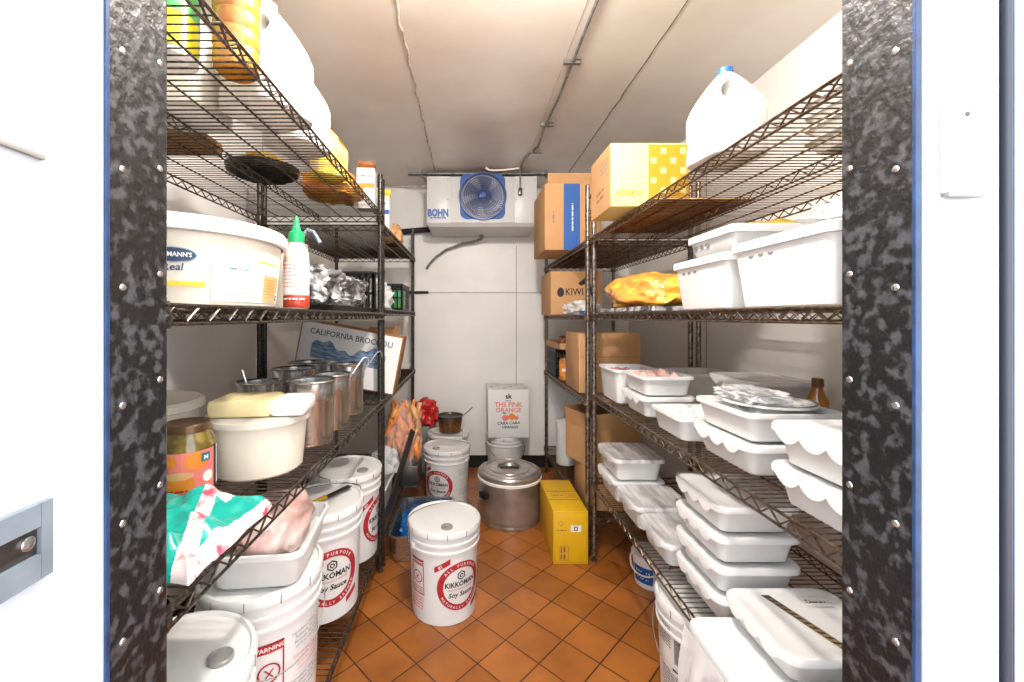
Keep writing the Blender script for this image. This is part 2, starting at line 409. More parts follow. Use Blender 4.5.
# latch strike on the left casing, plate on the right casing
t = thing('door_latch', 'grey metal latch keeper on the white door post left of the doorway', 'latch', (JL-0.0012, 0.335, 1.027))
mb = MB()
for q in ((-0.0355, 0.0285, 0.012, 0.032), (-0.0355, 0.0285, -0.034, -0.012), (0.029, 0.039, -0.034, 0.032), (-0.045, -0.036, -0.034, 0.032)): mb.box(0, 0.006, *q)
mb.build('keeper_frame', 'galvanised', t)
MB().rbox(0.0002, 0.002, -0.036, 0.029, -0.012, 0.012, 0.0008).build('pocket', 'steel_dark', t)
mb = MB(); mb.T = Matrix.Translation((0.002, 0.020, 0.001)) @ Matrix.Rotation(PI/2, 4, 'Y'); mb.lathe([(0.006, 0), (0.006, 0.002), (0.004, 0.003)], 14); mb.build('screw', 'steel', t)
t = thing('cover_plate', 'white painted plate high on the door post left of the doorway', 'plate', (JL-0.0012, 0.340, 1.415))
MB().rbox(0, 0.0025, -0.03, 0.030, -0.055, 0.045, 0.001).build('plate', 'frame_white', t)
MB().rbox(0, 0.004, -0.03, 0.030, -0.0575, -0.0525, 0.001).build('lip', 'plastic_grey', t)
t = thing('cover_plate', 'small white painted plate on the casing right of the doorway', 'plate', (JR+0.040, YO-0.005, 1.391))
MB().rbox(-0.0185, 0.0185, -0.004, 0, -0.045, 0.045, 0.0018).build('plate', 'frame_white', t)
MB().rbox(-0.0190, 0.0190, -0.009, -0.0035, -0.050, -0.044, 0.0015).build('lip', 'plastic_grey', t)
mb = MB(); mb.T = Matrix.Translation((0.006, -0.004, 0.036)) @ Matrix.Rotation(PI/2, 4, 'X'); mb.lathe([(0.0025, 0), (0.0025, 0.0008), (0.001, 0.0014)], 10); mb.build('screw', 'steel_dark', t)

# ceiling lamp inside above the doorway
t = thing('ceiling_lamp', 'round glowing jelly jar lamp on the cooler ceiling above the doorway', 'lamp', (0.09, 0.85, ZC))
mb = MB(); mb.lathe([(0.075, 0), (0.075, -0.03), (0.055, -0.045), (0.055, -0.055)][::-1], 24); mb.build('lamp_base', 'lamp_base', t)
mb = MB(); mb.lathe([(0.012, -0.150), (0.034, -0.142), (0.046, -0.120), (0.050, -0.090), (0.050, -0.0555)], 24); mb.build('globe', 'globe_glow', t)

# ------------------------------------------------------------------ wire racks
def wire_shelf(x0, x1, y0, y1, z, m, root, end_truss=True):
    mb = MB(); dz = 0.030; rt = 0.0034
    zt, zb = z-rt, z-dz
    for x in (x0, x1):
        mb.tube([(x, y0, zt), (x, y1, zt)], rt, 6); mb.tube([(x, y0, zb), (x, y1, zb)], rt*0.9, 6)
        n = max(2, round((y1-y0)/0.027)); pts = [(x, y0+(y1-y0)*i/n, zt-0.003 if i % 2 else zb+0.003) for i in range(n+1)]
        mb.tube(pts, 0.0024, 5)
    for y in (y0, y1):
        mb.tube([(x0, y, zt), (x1, y, zt)], rt, 6); mb.tube([(x0, y, zb), (x1, y, zb)], rt*0.9, 6)
        n = max(2, round((x1-x0)/0.027)); pts = [(x0+(x1-x0)*i/n, y, zt-0.003 if i % 2 else zb+0.003) for i in range(n+1)]
        mb.tube(pts, 0.0024, 5)
    k = int((y1-y0)/0.0205)
    for i in range(1, k):
        y = y0+(y1-y0)*i/k; mb.tube([(x0, y, z-0.0018), (x1, y, z-0.0018)], 0.0017, 5, cap=False)
    for q in (0.17, 0.34, 0.66, 0.83):
        x = x0+(x1-x0)*q; mb.tube([(x, y0, z-0.006), (x, y1, z-0.006)], 0.0025, 5, cap=False)
    x = (x0+x1)/2
    mb.tube([(x, y0, z-0.006), (x, y1, z-0.006)], 0.0027, 5); mb.tube([(x, y0, zb), (x, y1, zb)], 0.0027, 5)
    n = max(2, round((y1-y0)/0.030)); mb.tube([(x, y0+(y1-y0)*i/n, z-0.008 if i % 2 else zb+0.002) for i in range(n+1)], 0.0022, 4)
    s = mb.build('shelf', m, root)
    for x in (x0+0.016, x1-0.016):
        for y in (y0+0.016, y1-0.016):
            mc = MB(); mc.lathe([(0.0165, z-0.036), (0.0195, z-0.030), (0.0185, z-0.003), (0.016, z+0.002)], 14, x, y, False, False); mc.build('corner_collar', m, s)
    return s
def rack(label, x0, x1, y0, y1, levels, ms, mp, h=1.90):
    t = thing('wire_rack', label, 'shelving', (x0, y0, 0), 0, 'wire shelving racks along the cooler walls')
    for z in levels: wire_shelf(0, x1-x0, 0, y1-y0, z, ms, t)
    for x in (0.016, x1-x0-0.016):
        for y in (0.016, y1-y0-0.016):
            prof = [(0.0125, 0.03)]; z = 0.055
            while z < h-0.02:
                prof += [(0.0125, z-0.0012), (0.0114, z), (0.0125, z+0.0012)]; z += 0.0254
            prof += [(0.0125, h-0.004), (0.009, h)]
            mb = MB(); mb.lathe(prof, 12, x, y); p = mb.build('post', mp, t)
            f = MB(); f.lathe([(0.011, 0), (0.016, 0.002), (0.016, 0.010), (0.007, 0.014), (0.007, 0.031)], 12, x, y); f.build('foot', 'steel_dark', p)
    return t
RX0, RX1 = 0.61, 1.165
LX0, LX1 = -1.02, -0.41
rack('dark wire rack on the left nearest the doorway, loaded with pails and steel pots', LX0, LX1, 0.555, 2.03, (1.71, 1.24, 0.825, 0.18), 'epoxy_dark', 'post_dark', 1.905)
rack('short dark wire rack in the far left corner beside the back wall', LX0, LX1, 2.045, 3.20, (1.67, 1.26, 0.825, 0.18), 'epoxy_dark', 'post_dark', 1.895)
rack('brown wire rack on the right nearest the doorway, full of white food bins', RX0, RX1, 0.555, 2.12, (1.62, 1.24, 0.84, 0.41), 'wire_bronze', 'post_steel', 1.90)
rack('short brown wire rack at the far right holding cardboard boxes', 0.592, 1.15, 2.135, 3.32, (1.61, 1.235, 0.80, 0.20), 'wire_bronze', 'post_steel', 1.895)

# ------------------------------------------------------------------ pails
def pail_art(kind, root, R, slope):
    a = Art()
    if kind == 'soy':
        cv = 0.155
        a.ring('ink_red', 0, cv, 0.072, 0.096, 64)
        s1 = 'ALL PURPOSE'; s2 = 'NATURALLY BREWED'
        for i, ch in enumerate(s1):
            th = math.radians(90+48-96*i/(len(s1)-1))
            if ch != ' ': a.text('ink_white', ch, 0.079*math.cos(th), cv+0.079*math.sin(th), 0.015, 0.02, 2, th-PI/2)
        for i, ch in enumerate(s2):
            th = math.radians(270-62+124*i/(len(s2)-1))
            if ch != ' ': a.text('ink_white', ch, 0.089*math.cos(th), cv+0.089*math.sin(th), 0.013, 0.02, 2, th+PI/2)
        hx = [(0.019*math.cos(PI/6+PI/3*i), cv+0.042+0.019*math.sin(PI/6+PI/3*i)) for i in range(6)]
        hi = [(0.014*math.cos(PI/6+PI/3*i), cv+0.042+0.014*math.sin(PI/6+PI/3*i)) for i in range(6)]
        a.poly('ink_black', hx+hi, [(i, (i+1) % 6, 6+(i+1) % 6, 6+i) for i in range(6)], 1)
        a.disc('ink_black', 0, cv+0.042, 0.008); a.disc('ink_white', 0, cv+0.042, 0.004, layer=2)
        a.text('ink_black', 'KIKKOMAN', 0, cv+0.000, 0.0275, 0.03, 1, sx=0.92)
        a.text('ink_red', 'TRADITIONALLY BREWED', 0, cv-0.014, 0.0095, 0, 1)
        a.text('ink_black', 'Soy Sauce', 0, cv-0.040, 0.026, 0.025, 1, skew=0.15)
        a.rect('ink_red', -0.105, cv+0.062, -0.045, cv+0.084, nu=4, skew=0.55); a.text('ink_white', '#1', -0.080, cv+0.081, 0.017, 0.03, 2, 0.5)
        a.rect('ink_red', 0.052, cv-0.110, 0.100, cv-0.090, nu=4, skew=0.55)
    if kind in ('soy', 'plain_text'):
        for u0 in ((-0.215, 0.30) if kind == 'soy' else (-0.042,)):
            a.frame('ink_red', u0, 0.115, u0+0.066, 0.255, 0.0035); a.rect('ink_red', u0, 0.232, u0+0.066, 0.255, nu=3)
            a.text('ink_white', 'WARNING', u0+0.033, 0.238, 0.0145, 0.02, 2)
            a.ring('ink_red', u0+0.033, 0.182, 0.021, 0.025, 28); a.text('ink_red', 'X', u0+0.033, 0.169, 0.035, 0, 2)
            for k in range(4): a.scrib('ink_red', u0+0.033, 0.142-0.008*k, 0.052, 0.0048)
            for k in range(5): a.scrib('ink_pink', u0+0.033, 0.10-0.011*k, 0.058, 0.0075)
        tu = 0.185 if kind == 'soy' else 0.098
        rows = ['Ingredients: Water, Wheat,', 'Soybeans, Salt, Sodium', 'Benzoate, less than 1/10', 'of 1% as a preservative']
        for k, r in enumerate(rows): a.text('ink_grey', r, tu, 0.245-0.012*k, 0.010, 0, 1)
        for k, r in enumerate(('Ingredientes: Agua, Trigo', 'Soja, Sal, Benzoato', 'de Sodio, menos de', 'como conservador')): a.text('ink_pink', r, tu, 0.185-0.012*k, 0.010, 0, 1)
        for k, r in enumerate(rows): a.text('ink_grey', r, tu, 0.125-0.012*k, 0.010, 0, 1)
    if kind == 'bar':
        for k in range(8): a.scrib('ink_grey', -0.095, 0.285-0.0085*k, 0.055, 0.006)
        for k in range(13): a.rect('ink_black', -0.055+0.0028*k, 0.19, -0.055+0.0028*k+0.0014, 0.27)
        a.scrib('ink_black', -0.037, 0.165, 0.05, 0.010)
        a.rect('ink_red', 0.005, 0.262, 0.05, 0.295, nu=3); a.scrib('ink_white', 0.028, 0.272, 0.03, 0.008)
        for k in range(12): a.scrib('ink_grey', -0.070, 0.150-0.0085*k, 0.075, 0.0055)
        a.disc('ink_maroon', 0.045, 0.16, 0.034, sy=1.8, n=32); a.scrib('ink_white', 0.03, 0.16, 0.08, 0.01, rot=PI/2)
    if kind == 'blue':
        a.rect('ink_blue', -0.05, 0.03, 0.05, 0.115, nu=6); a.scrib('ink_white', 0, 0.085, 0.07, 0.016); a.scrib('ink_white', 0, 0.05, 0.06, 0.010)
    if a.p: a.build('label', on_cyl(R, slope), root)
def make_pail(kind='soy', H=0.375, R=0.148, spout=True):
    t = thing('pail', '', 'pail'); Rb = R-0.014; sl = (R-0.002-Rb)/H
    r = lambda z: Rb+sl*z
    k = H/0.375
    prof = [(Rb-0.012, 0.004), (Rb-0.006, 0.0), (Rb-0.001, 0.003)]
    for z in (0.06, 0.14, 0.22): prof.append((r(z*k), z*k))
    for z0 in (0.285, 0.315):
        prof += [(r(z0*k), z0*k), (r(z0*k)+0.0075, z0*k+0.002), (r(z0*k)+0.0075, z0*k+0.009), (r(z0*k)+0.001, z0*k+0.011)]
    prof += [(r(0.345*k), 0.345*k), (r(0.345*k), H-0.006), (r(0.345*k)-0.005, H-0.006)]
    mb = MB(); mb.lathe(prof, 48); mb.build('body', 'pail_white', t)
    Rl = R+0.006
    mb = MB(); mb.lathe([(R+0.0005, H-0.024), (Rl, H-0.024), (Rl+0.001, H-0.006), (Rl-0.003, H+0.001), (Rl-0.010, H+0.002), (Rl-0.014, H-0.004), (0.06, H-0.004), (0.055, H-0.003)], 48, cap0=False)
    l = mb.build('lid', 'pail_lid', t)
    mt = MB()
    for i in range(12):
        a = 2*PI*i/12+0.1; c, s_ = math.cos(a), math.sin(a)
        mt.bar(((Rl+0.0008)*c, (Rl+0.0008)*s_, H-0.026), ((Rl+0.0008)*c, (Rl+0.0008)*s_, H-0.004), 0.0025, 0.0025)
    mt.build('lid_tabs', 'plastic_grey', l)
    if spout:
        mb = MB(); mb.lathe([(0.024, H-0.004), (0.024, H+0.002), (0.021, H+0.004), (0.016, H+0.001)], 24, -0.035 if spout is True else spout, -0.085); mb.build('spout_cap', 'plastic_grey', l)
    hr = R+0.010; zc = 0.30*k; dr = 0.115
    pts = []
    for i in range(25):
        a = PI*i/24; pts.append((hr*math.cos(a), -(hr+0.004)*math.sin(a), zc-dr*math.sin(a)))
    if kind == 'soy':      # handle folded over the lid
        q = [(hr*math.cos(PI*i/20), 0.012+0.100*math.sin(PI*i/20), H+0.0045) for i in range(21)]
        pts = [(hr, 0, zc), (hr+0.002, 0.004, zc+0.04)]+q+[(-hr-0.002, 0.004, zc+0.04), (-hr, 0, zc)]
    mb = MB(); mb.tube(pts, 0.0016, 6); mb.build('handle', 'steel_wire', t)
    me = MB()
    for sx in (-1, 1): me.rbox(sx*(r(zc)+0.004)-0.007, sx*(r(zc)+0.004)+0.007, -0.014, 0.014, zc-0.012, zc+0.012, 0.003)
    me.build('handle_lugs', 'pail_white', t)
    pail_art(kind, t, Rb+0.0004, sl)
    return t
G = 'white lidded plastic pails'
def pail(key, loc, rz, label, *a, g=G): return put(inst(('pail', key), make_pail, *a), loc, rz, label, g)
pail('soy', (-0.106, 1.785, 0), 0.57, 'white soy sauce pail alone in the aisle, frontmost on the tiles', 'soy')
pail('soy', (-0.146, 2.775, 0), -0.40, 'soy sauce pail standing just in front of the pail with a small pot')
pail('soy', (-0.155, 3.10, 0), 2.4, 'pail against the back wall with a small steel pot on its lid')
pail('soy', (-0.575, 0.800, 0.18), 2.2, 'white pail on the bottom left shelf, nearest the doorway')
pail('plain', (-0.555, 1.130, 0.18), 0.62, 'white pail carrying a meat tub on its lid, bottom left shelf', 'plain_text', 0.375, 0.148, False)
pail('soy', (-0.545, 1.538, 0.18), 0.62, 'soy sauce pail on the bottom left shelf with a spatula across its lid')
pail('soy', (-0.545, 1.868, 0.18), 1.5, 'white pail on the bottom left shelf beside the rack end posts')
pail('bar', (0.742, 1.300, 0), -0.78, 'white pail with barcode and maroon oval under the right rack', 'bar', 0.352, 0.148, False)
pail('short', (0.275, 3.235, 0), 0.3, 'white pail beneath the orange juice carton at the back wall', 'none', 0.33, 0.140, False)
# small pail with a blue label
def small_pail():
    t = thing('small_pail', '', 'pail'); t.scale = (0.86, 0.86, 0.86); mb = MB()
    mb.lathe([(0.075, 0), (0.080, 0.004), (0.092, 0.150), (0.097, 0.152), (0.098, 0.165), (0.09, 0.168), (0.02, 0.165)], 32); mb.build('body', 'pail_white', t)
    pts = [(0.1*math.cos(PI+PI*i/16), -0.105*math.sin(PI*i/16)-0.0, 0.14-0.06*math.sin(PI*i/16)) for i in range(17)]
    mb = MB(); mb.tube(pts, 0.005, 6); mb.build('handle', 'pail_white', t); pail_art('blue', t, 0.080, 0.08); return t
put(small_pail(), (0.835, 1.93, 0), -0.9, 'small white pail with a blue label on the tiles under the right rack')

# ------------------------------------------------------------------ food bins
def make_bin(w, d, h, lid=True, mt='bin_white', ml='bin_lid', fill=None):
    t = thing('food_bin', '', 'food bin'); tp = 0.026; mb = MB(); rw = 0.016
    prof = [(w-tp-rw-0.02, d-tp-rw-0.02, 0.012, 0.0), (w-tp-rw, d-tp-rw, 0.02, 0.006), (w-rw, d-rw, 0.026, h-0.014), (w, d, 0.030, h-0.014), (w, d, 0.030, h-0.006), (w-0.004, d-0.004, 0.028, h-0.003), (w-rw-0.004, d-rw-0.004, 0.024, h-0.003)]
    if lid: mb.rloft(prof)
    else: mb.rloft(prof+[(w-tp-rw-0.006, d-tp-rw-0.006, 0.018, 0.010 if not fill else h*0.55)])
    mb.build('tub', mt, t)
    if lid:
        n = 14; W2, D2 = w+0.010, d+0.010
        base = rrect(W2, D2, 0.034, 6); 
        # denser outline so the skirt can be scalloped
        dense = []
        for i in range(len(base)):
            a, b_ = base[i], base[(i+1) % len(base)]; L_ = math.hypot(a[0]-b_[0], a[1]-b_[1]); k = max(1, int(L_/0.006))
            for j in range(k): dense.append((a[0]+(b_[0]-a[0])*j/k, a[1]+(b_[1]-a[1])*j/k))
        low = []
        for x, y in dense:
            s_ = 0.0
            if abs(abs(x)-W2/2) < 0.001 and abs(y) < D2*0.36: s_ = 0.017*abs(math.sin((y/D2+0.36)/0.72*3*PI))**0.7
            low.append((x, y, h-0.012-s_))
        sc = lambda q, z: [(x*(1-q/W2*2), y*(1-q/D2*2), z) for x, y in dense]
        mb = MB(); mb.loft([low, sc(0, h-0.002), sc(0.003, h+0.003), sc(0.012, h+0.004), sc(0.020, h+0.0005), sc(0.05, h+0.0005)], cap0=False)
        mb.build('lid', ml, t)
    if fill:
        mb = MB(); nx, ny = 26, 26; vs = []; fs = []
        ww, dd = w-tp-0.012, d-tp-0.012
        for j in range(ny+1):
            for i in range(nx+1):
                u, v = i/nx-0.5, j/ny-0.5
                edge = min(1, 6*min(0.5-abs(u), 0.5-abs(v)))
                z = h*0.72+edge*(0.016+0.030*noise.noise(Vector((u*5+w*9, v*5+d*7, h*30)))+0.012*noise.noise(Vector((u*14, v*14, 3))))
                vs.append((u*ww, v*dd, z))
        for j in range(ny):
            for i in range(nx): k = j*(nx+1)+i; fs.append((k, k+1, k+nx+2, k+nx+1))
        mb.add(vs, fs); mb.build('wrapped_food', fill, t, 60)
    return t
GB = 'white food bins on the right rack'
def fbin(x0, x1, y0, y1, z, h, label, lid=True, mt='bin_white', ml='bin_lid', fill=None, rz=0.0, g=GB):
    w, d = round(x1-x0, 3), round(y1-y0, 3)
    t = inst(('bin', w, d, h, lid, mt, ml, fill), make_bin, w, d, h, lid, mt, ml, fill)
    return put(t, ((x0+x1)/2, (y0+y1)/2, z), rz, label, g)
# third shelf right (Z .84)
fbin(0.625, 0.835, 1.80, 2.05, 0.84, 0.155, 'deep open white bin at the far end of the middle right shelf, by the posts', False, fill='meat_red')
fbin(0.860, 1.10, 1.70, 1.94, 0.84, 0.150, 'bin coloured grey for shade at the rear of the middle right shelf, by the rear posts', False, 'bin_grey', fill='bin_grey')  # grey material carries the shade at the shelf rear
fbin(0.645, 0.845, 1.555, 1.785, 0.84, 0.078, 'lower bin of the pair holding wrapped meat, middle right shelf')
fbin(0.645, 0.845, 1.555, 1.785, 0.9215, 0.078, 'open bin of wrapped meat stacked on another, middle right shelf', False, fill='meat_pink')
fbin(0.628, 0.84, 1.25, 1.47, 0.84, 0.080, 'low open bin of cling wrapped food, single on the middle right shelf', False, fill='film_white')
fbin(0.650, 0.895, 0.975, 1.225, 0.84, 0.076, 'scallop lidded bin beneath the bin with a round clear cover, middle right shelf')
fbin(0.650, 0.895, 0.975, 1.225, 0.9195, 0.076, 'bin topped with a round clear cover and crumpled film, middle right shelf', False, fill='film_white')
fbin(0.625, 0.90, 0.640, 0.880, 0.84, 0.078, 'lower lidded bin of the pair nearest the doorway, middle right shelf')
fbin(0.625, 0.90, 0.640, 0.880, 0.9215, 0.080, 'upper lidded bin of the pair nearest the doorway, middle right shelf')
fbin(0.935, 1.12, 0.80, 1.04, 0.84, 0.110, 'lower bin of the small pair at the shelf rear by the doorway')
fbin(0.935, 1.12, 0.80, 1.04, 0.9535, 0.110, 'upper bin of the small pair at the shelf rear by the doorway', False)
# fourth shelf right (Z .41)
ML = 'bin_lid_clear'
fbin(0.625, 0.845, 1.80, 2.05, 0.41, 0.095, 'lower bin of the clear lidded pair at the far end, bottom right shelf')
fbin(0.625, 0.845, 1.80, 2.05, 0.5085, 0.095, 'upper clear lidded bin at the far end of the bottom right shelf', ml=ML)
fbin(0.625, 0.845, 1.57, 1.79, 0.41, 0.092, 'single clear lidded bin second from the far end, bottom right shelf', ml=ML)
fbin(0.625, 0.845, 1.335, 1.555, 0.41, 0.080, 'low clear lidded bin beside the four bin stack, bottom right shelf', ml=ML)
nm = ['bottom bin', 'second bin up', 'third bin up', 'top bin']
for k in range(4):
    fbin(0.645, 0.865, 1.085, 1.32, 0.41+0.0795*k, 0.076, nm[k]+' of the four bin stack on the bottom right shelf')
t = fbin(0.645, 0.905, 0.845, 1.065, 0.462, 0.066, 'lidded bin with striped tape and a paper tag, bottom right shelf front')
t = fbin(0.580, 0.900, 0.600, 0.835, 0.41, 0.060, 'plastic wrapped bin overhanging the bottom right shelf, nearest the doorway')
t = fbin(0.550, 0.905, 0.848, 1.060, 0.41, 0.048, 'shallow bin overhanging the shelf beneath the taped bin')
fbin(0.90, 1.10, 1.62, 1.84, 0.41, 0.13, 'dusky clear container behind the lidded bins, bottom right shelf', True, 'tub_clear', 'tub_clear')
# tape and tag on the taped bin
bt = [o for o in C.objects if o.get('label', '').startswith('lidded bin with striped tape')][0]
a = Art(); a.rect('ink_white', 0.035, 0.045, 0.095, 0.082, 1); a.frame('ink_grey', 0.035, 0.045, 0.095, 0.082, 0.0008); a.text('ink_black', 'D', 0.046, 0.057, 0.018, 0.02, 2, -0.1); a.scrib('ink_black', 0.070, 0.059, 0.034, 0.007)
a.build('paper_tag', on_top(0.0, 0, 0.0672), bt)
a = Art(); L0, L1 = (-0.041, 0.088), (0.012, -0.088); dx, dy = (L1[0]-L0[0]), (L1[1]-L0[1])
a.poly('tape_tan', [(L0[0]-0.010, L0[1]), (L0[0]+0.010, L0[1]), (L1[0]+0.010, L1[1]), (L1[0]-0.010, L1[1])], [(0, 1, 2, 3)], 1)
for k in range(12):
    u = L0[0]+dx*(k+0.3)/12; v = L0[1]+dy*(k+0.3)/12
    a.poly('ink_black', [(u-0.012, v), (u+0.004, v-0.001), (u+0.013, v-0.008), (u-0.003, v-0.007)], [(0, 1, 2, 3)], 2)
a.build('striped_tape', on_top(0.0, 0, 0.0672), bt)
# draped film at the shelf front
mb = MB(); nx, ny = 50, 30; vs = []; fs = []
for j in range(ny+1):
    for i in range(nx+1):
        u, v = i/nx, j/ny
        n_ = noise.noise(Vector((u*9, v*2.2, 2)))*0.012+noise.noise(Vector((u*24, v*4, 5)))*0.004
        vs.append((0.528-0.018*math.sin(v*2.4)+n_*min(1, v*4), 0.60+0.43*u, 0.468-v*(0.20+0.05*math.sin(u*9))))
for j in range(ny):
    for i in range(nx): k = j*(nx+1)+i; fs.append((k, k+1, k+nx+2, k+nx+1))
mb.add(vs, fs)
tag(mb.build('plastic_film', 'film_white', None, 60), 'loose clear film hanging over the bottom right shelf front', 'plastic film')
# round clear cover on the bin, crumpled films
t = thing('round_cover', 'round clear cover tilted on the open bin, middle right shelf', 'lid', (0.775, 1.09, 0.9985), 0)
mb = MB(); mb.lathe([(0.098, 0), (0.105, 0.001), (0.105, 0.006), (0.094, 0.007), (0.090, 0.003), (0.01, 0.003)], 40); mb.build('cover', 'bin_lid', t)
mb = MB(); mb.tube([(0.100*math.cos(2*PI*i/40), 0.100*math.sin(2*PI*i/40), 0.0075) for i in range(40)], 0.0022, 6, True); mb.build('rim', 'ink_grey', t)
def bag(name, label, cat, loc, dims, m, seed, amp=0.22, freq=3.0, rz=0.0, sub=4, boxy=0.75, group=None, fine=0.35):
    mb = crumple(dims[0], dims[1], dims[2], seed, amp, freq, sub, boxy, True, fine)
    o = mb.build(name, m, None, 50); o.location = loc; o.rotation_euler = (0, 0, rz); tag(o, label, cat, group); return o
bag('crumpled_film', 'crumpled white film lying on the round clear cover', 'plastic film', (0.735, 1.10, 1.0065), (0.058, 0.080, 0.016), 'film_white', 2, 0.5, 4)
bag('plastic_bag', 'clear crumpled bag on the white tub nearest the doorway, second right shelf', 'bag', (0.80, 0.78, 1.392), (0.11, 0.10, 0.035), 'film_white', 5, 0.45, 4)
bag('crumpled_film', 'crumpled film on the plastic wrapped bin nearest the doorway, bottom right shelf', 'plastic film', (0.70, 0.715, 0.475), (0.13, 0.10, 0.020), 'film_white', 17, 0.4, 4)
bag('plastic_bag', 'clear crumpled bag at the rear of the bottom right shelf, near the doorway', 'bag', (1.02, 0.93, 0.41), (0.09, 0.12, 0.075), 'film_clear', 6, 0.4, 4)
# box shaped clear container and orange bottle at rear of third shelf
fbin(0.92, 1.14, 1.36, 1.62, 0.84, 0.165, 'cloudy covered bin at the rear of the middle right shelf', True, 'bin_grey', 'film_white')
t = thing('small_bottle', 'small amber bottle behind the round clear cover', 'bottle', (1.10, 1.325, 0.84))
mb = MB(); mb.lathe([(0.026, 0), (0.028, 0.005), (0.028, 0.12), (0.014, 0.15), (0.014, 0.16)], 20); mb.build('body', 'oil_amber', t)
mb = MB(); mb.lathe([(0.016, 0.16), (0.016, 0.185), (0.012, 0.188)], 16); mb.build('cap', 'cap_brown', t)

# second shelf right (Z 1.24): tall white tubs with handle slots
def make_tub(w, d, h, fill=None):
    t = thing('storage_tub', '', 'tub'); mb = MB(); rw = 0.014
    mb.rloft([(w-0.05, d-0.05, 0.01, 0), (w-0.042, d-0.042, 0.014, 0.004), (w-rw, d-rw, 0.018, h-0.02), (w, d, 0.02, h-0.02), (w, d, 0.02, h-0.002), (w-0.004, d-0.004, 0.018, h), (w-0.016, d-0.016, 0.014, h), (w-0.045, d-0.045, 0.012, 0.02)])
    mb.build('tub', 'bin_white', t)
    a = Art()
    for k in (-1, 0, 1): a.disc('ink_grey', k*0.030, 0, 0.0085, 16, 1, 0.7)
    a.build('handle_slots', on_left(-(w-rw)/2-0.0016+0.0035, 0.045 if d > 0.2 else 0, h-0.034), t)
    return t
put(make_tub(0.46, 0.270, 0.140), (0.850, 1.154, 1.24), 0, 'white tub standing beside the orange bag, second right shelf', 'white tubs on the second right shelf')
put(make_tub(0.46, 0.290, 0.150), (0.855, 0.868, 1.24), 0, 'big white tub nearest the doorway, second right shelf', 'white tubs on the second right shelf')
put(make_tub(0.42, 0.230, 0.075), (0.870, 1.165, 1.3805), 0, 'shallow white tub stacked on the tub beside the orange bag', 'white tubs on the second right shelf')
bag('food_bag', 'yellow snack bag lying in the stacked shallow tub', 'bag', (0.87, 1.16, 1.405), (0.16, 0.085, 0.042), 'bag_yellow', 8, 0.25, 3)
t = thing('wrapped_tray', 'dark wrapped tray beneath the orange bag, second right shelf', 'tray', (0.79, 1.74, 1.24))
mb = MB(); mb.rloft([(0.28, 0.48, 0.02, 0), (0.32, 0.53, 0.03, 0.018), (0.33, 0.54, 0.03, 0.020), (0.31, 0.52, 0.02, 0.016)]); mb.build('tray', 'plastic_black', t)
mb = MB(); vs = []; fs = []; n = 80
for i in range(n):
    x, y = rrect(0.335, 0.545, 0.03, 19)[i]
    q = 0.004*noise.noise(Vector((i*0.7, 0, 0))); vs += [(x+q, y+q, 0.0185), (x*1.03+q, y*1.02+q, 0.002+abs(q))]
for i in range(n): j = (i+1) % n; fs.append((2*i, 2*j, 2*j+1, 2*i+1))
mb.add(vs, fs); mb.build('film', 'film_wrap', t, 60)
bag('food_bag', 'bright orange food bag on the dark tray, second right shelf', 'bag', (0.765, 1.77, 1.2605), (0.140, 0.270, 0.078), 'bag_orange', 12, 0.26, 1.7, boxy=0.9, sub=5, fine=0.06)

# ------------------------------------------------------------------ cartons
def carton(name, w, d, h, label, loc, rz=0.0, m='cardboard', group=None, tape='tape_tan', lean=None):
    t = thing(name, label, 'box', loc, rz, group)
    MB().rbox(-w/2, w/2, -d/2, d/2, 0, h, 0.003).build('box_body', m, t)
    if tape:
        mb = MB(); mb.box(-w/2+0.0, w/2, -0.001, 0.001, h-0.0002, h+0.0006); mb.build('flap_seam', 'cardboard_dark', t)
    return t
# yellow box on floor
t = carton('yellow_carton', 0.172, 0.400, 0.262, 'yellow printed carton standing on the tiles beside the big steel pot', (0.502, 2.272, 0), 0.0, 'carton_yellow', tape=None)
a = Art(); a.frame('ink_mustard', -0.078, 0.008, 0.078, 0.254, 0.0015)
a.rect('ink_white', 0.00, 0.160, 0.052, 0.192, 1); a.rect('ink_black', 0.016, 0.166, 0.034, 0.186, 2); a.rect('ink_white', 0.020, 0.170, 0.030, 0.182, 3)
a.frame('cardboard_dark', -0.055, 0.02, -0.010, 0.09, 0.0018); a.scrib('cardboard_dark', -0.026, 0.055, 0.06, 0.017, 1, PI/2); a.scrib('cardboard_dark', -0.042, 0.055, 0.06, 0.012, 1, PI/2)
a.scrib('cardboard_dark', -0.045, 0.165, 0.05, 0.010, 1); a.ring('cardboard_dark', -0.05, 0.20, 0.010, 0.012)
a.build('front_print', on_front(0, -0.2, 0), t)
a = Art(); a.rect('ink_green', -0.086, 0.03, 0.086, 0.040, 1); a.rect('ink_green', -0.086, -0.075, 0.086, -0.066, 1)
a.frame('cardboard_dark', -0.06, -0.05, 0.02, 0.02, 0.0015); a.scrib('cardboard_dark', -0.02, -0.02, 0.065, 0.015, 1)
for k in range(5): a.rect('cardboard_dark', 0.03, -0.05+0.012*k, 0.075, -0.047+0.012*k, 1)
a.build('top_print', on_top(0, 0, 0.262), t)
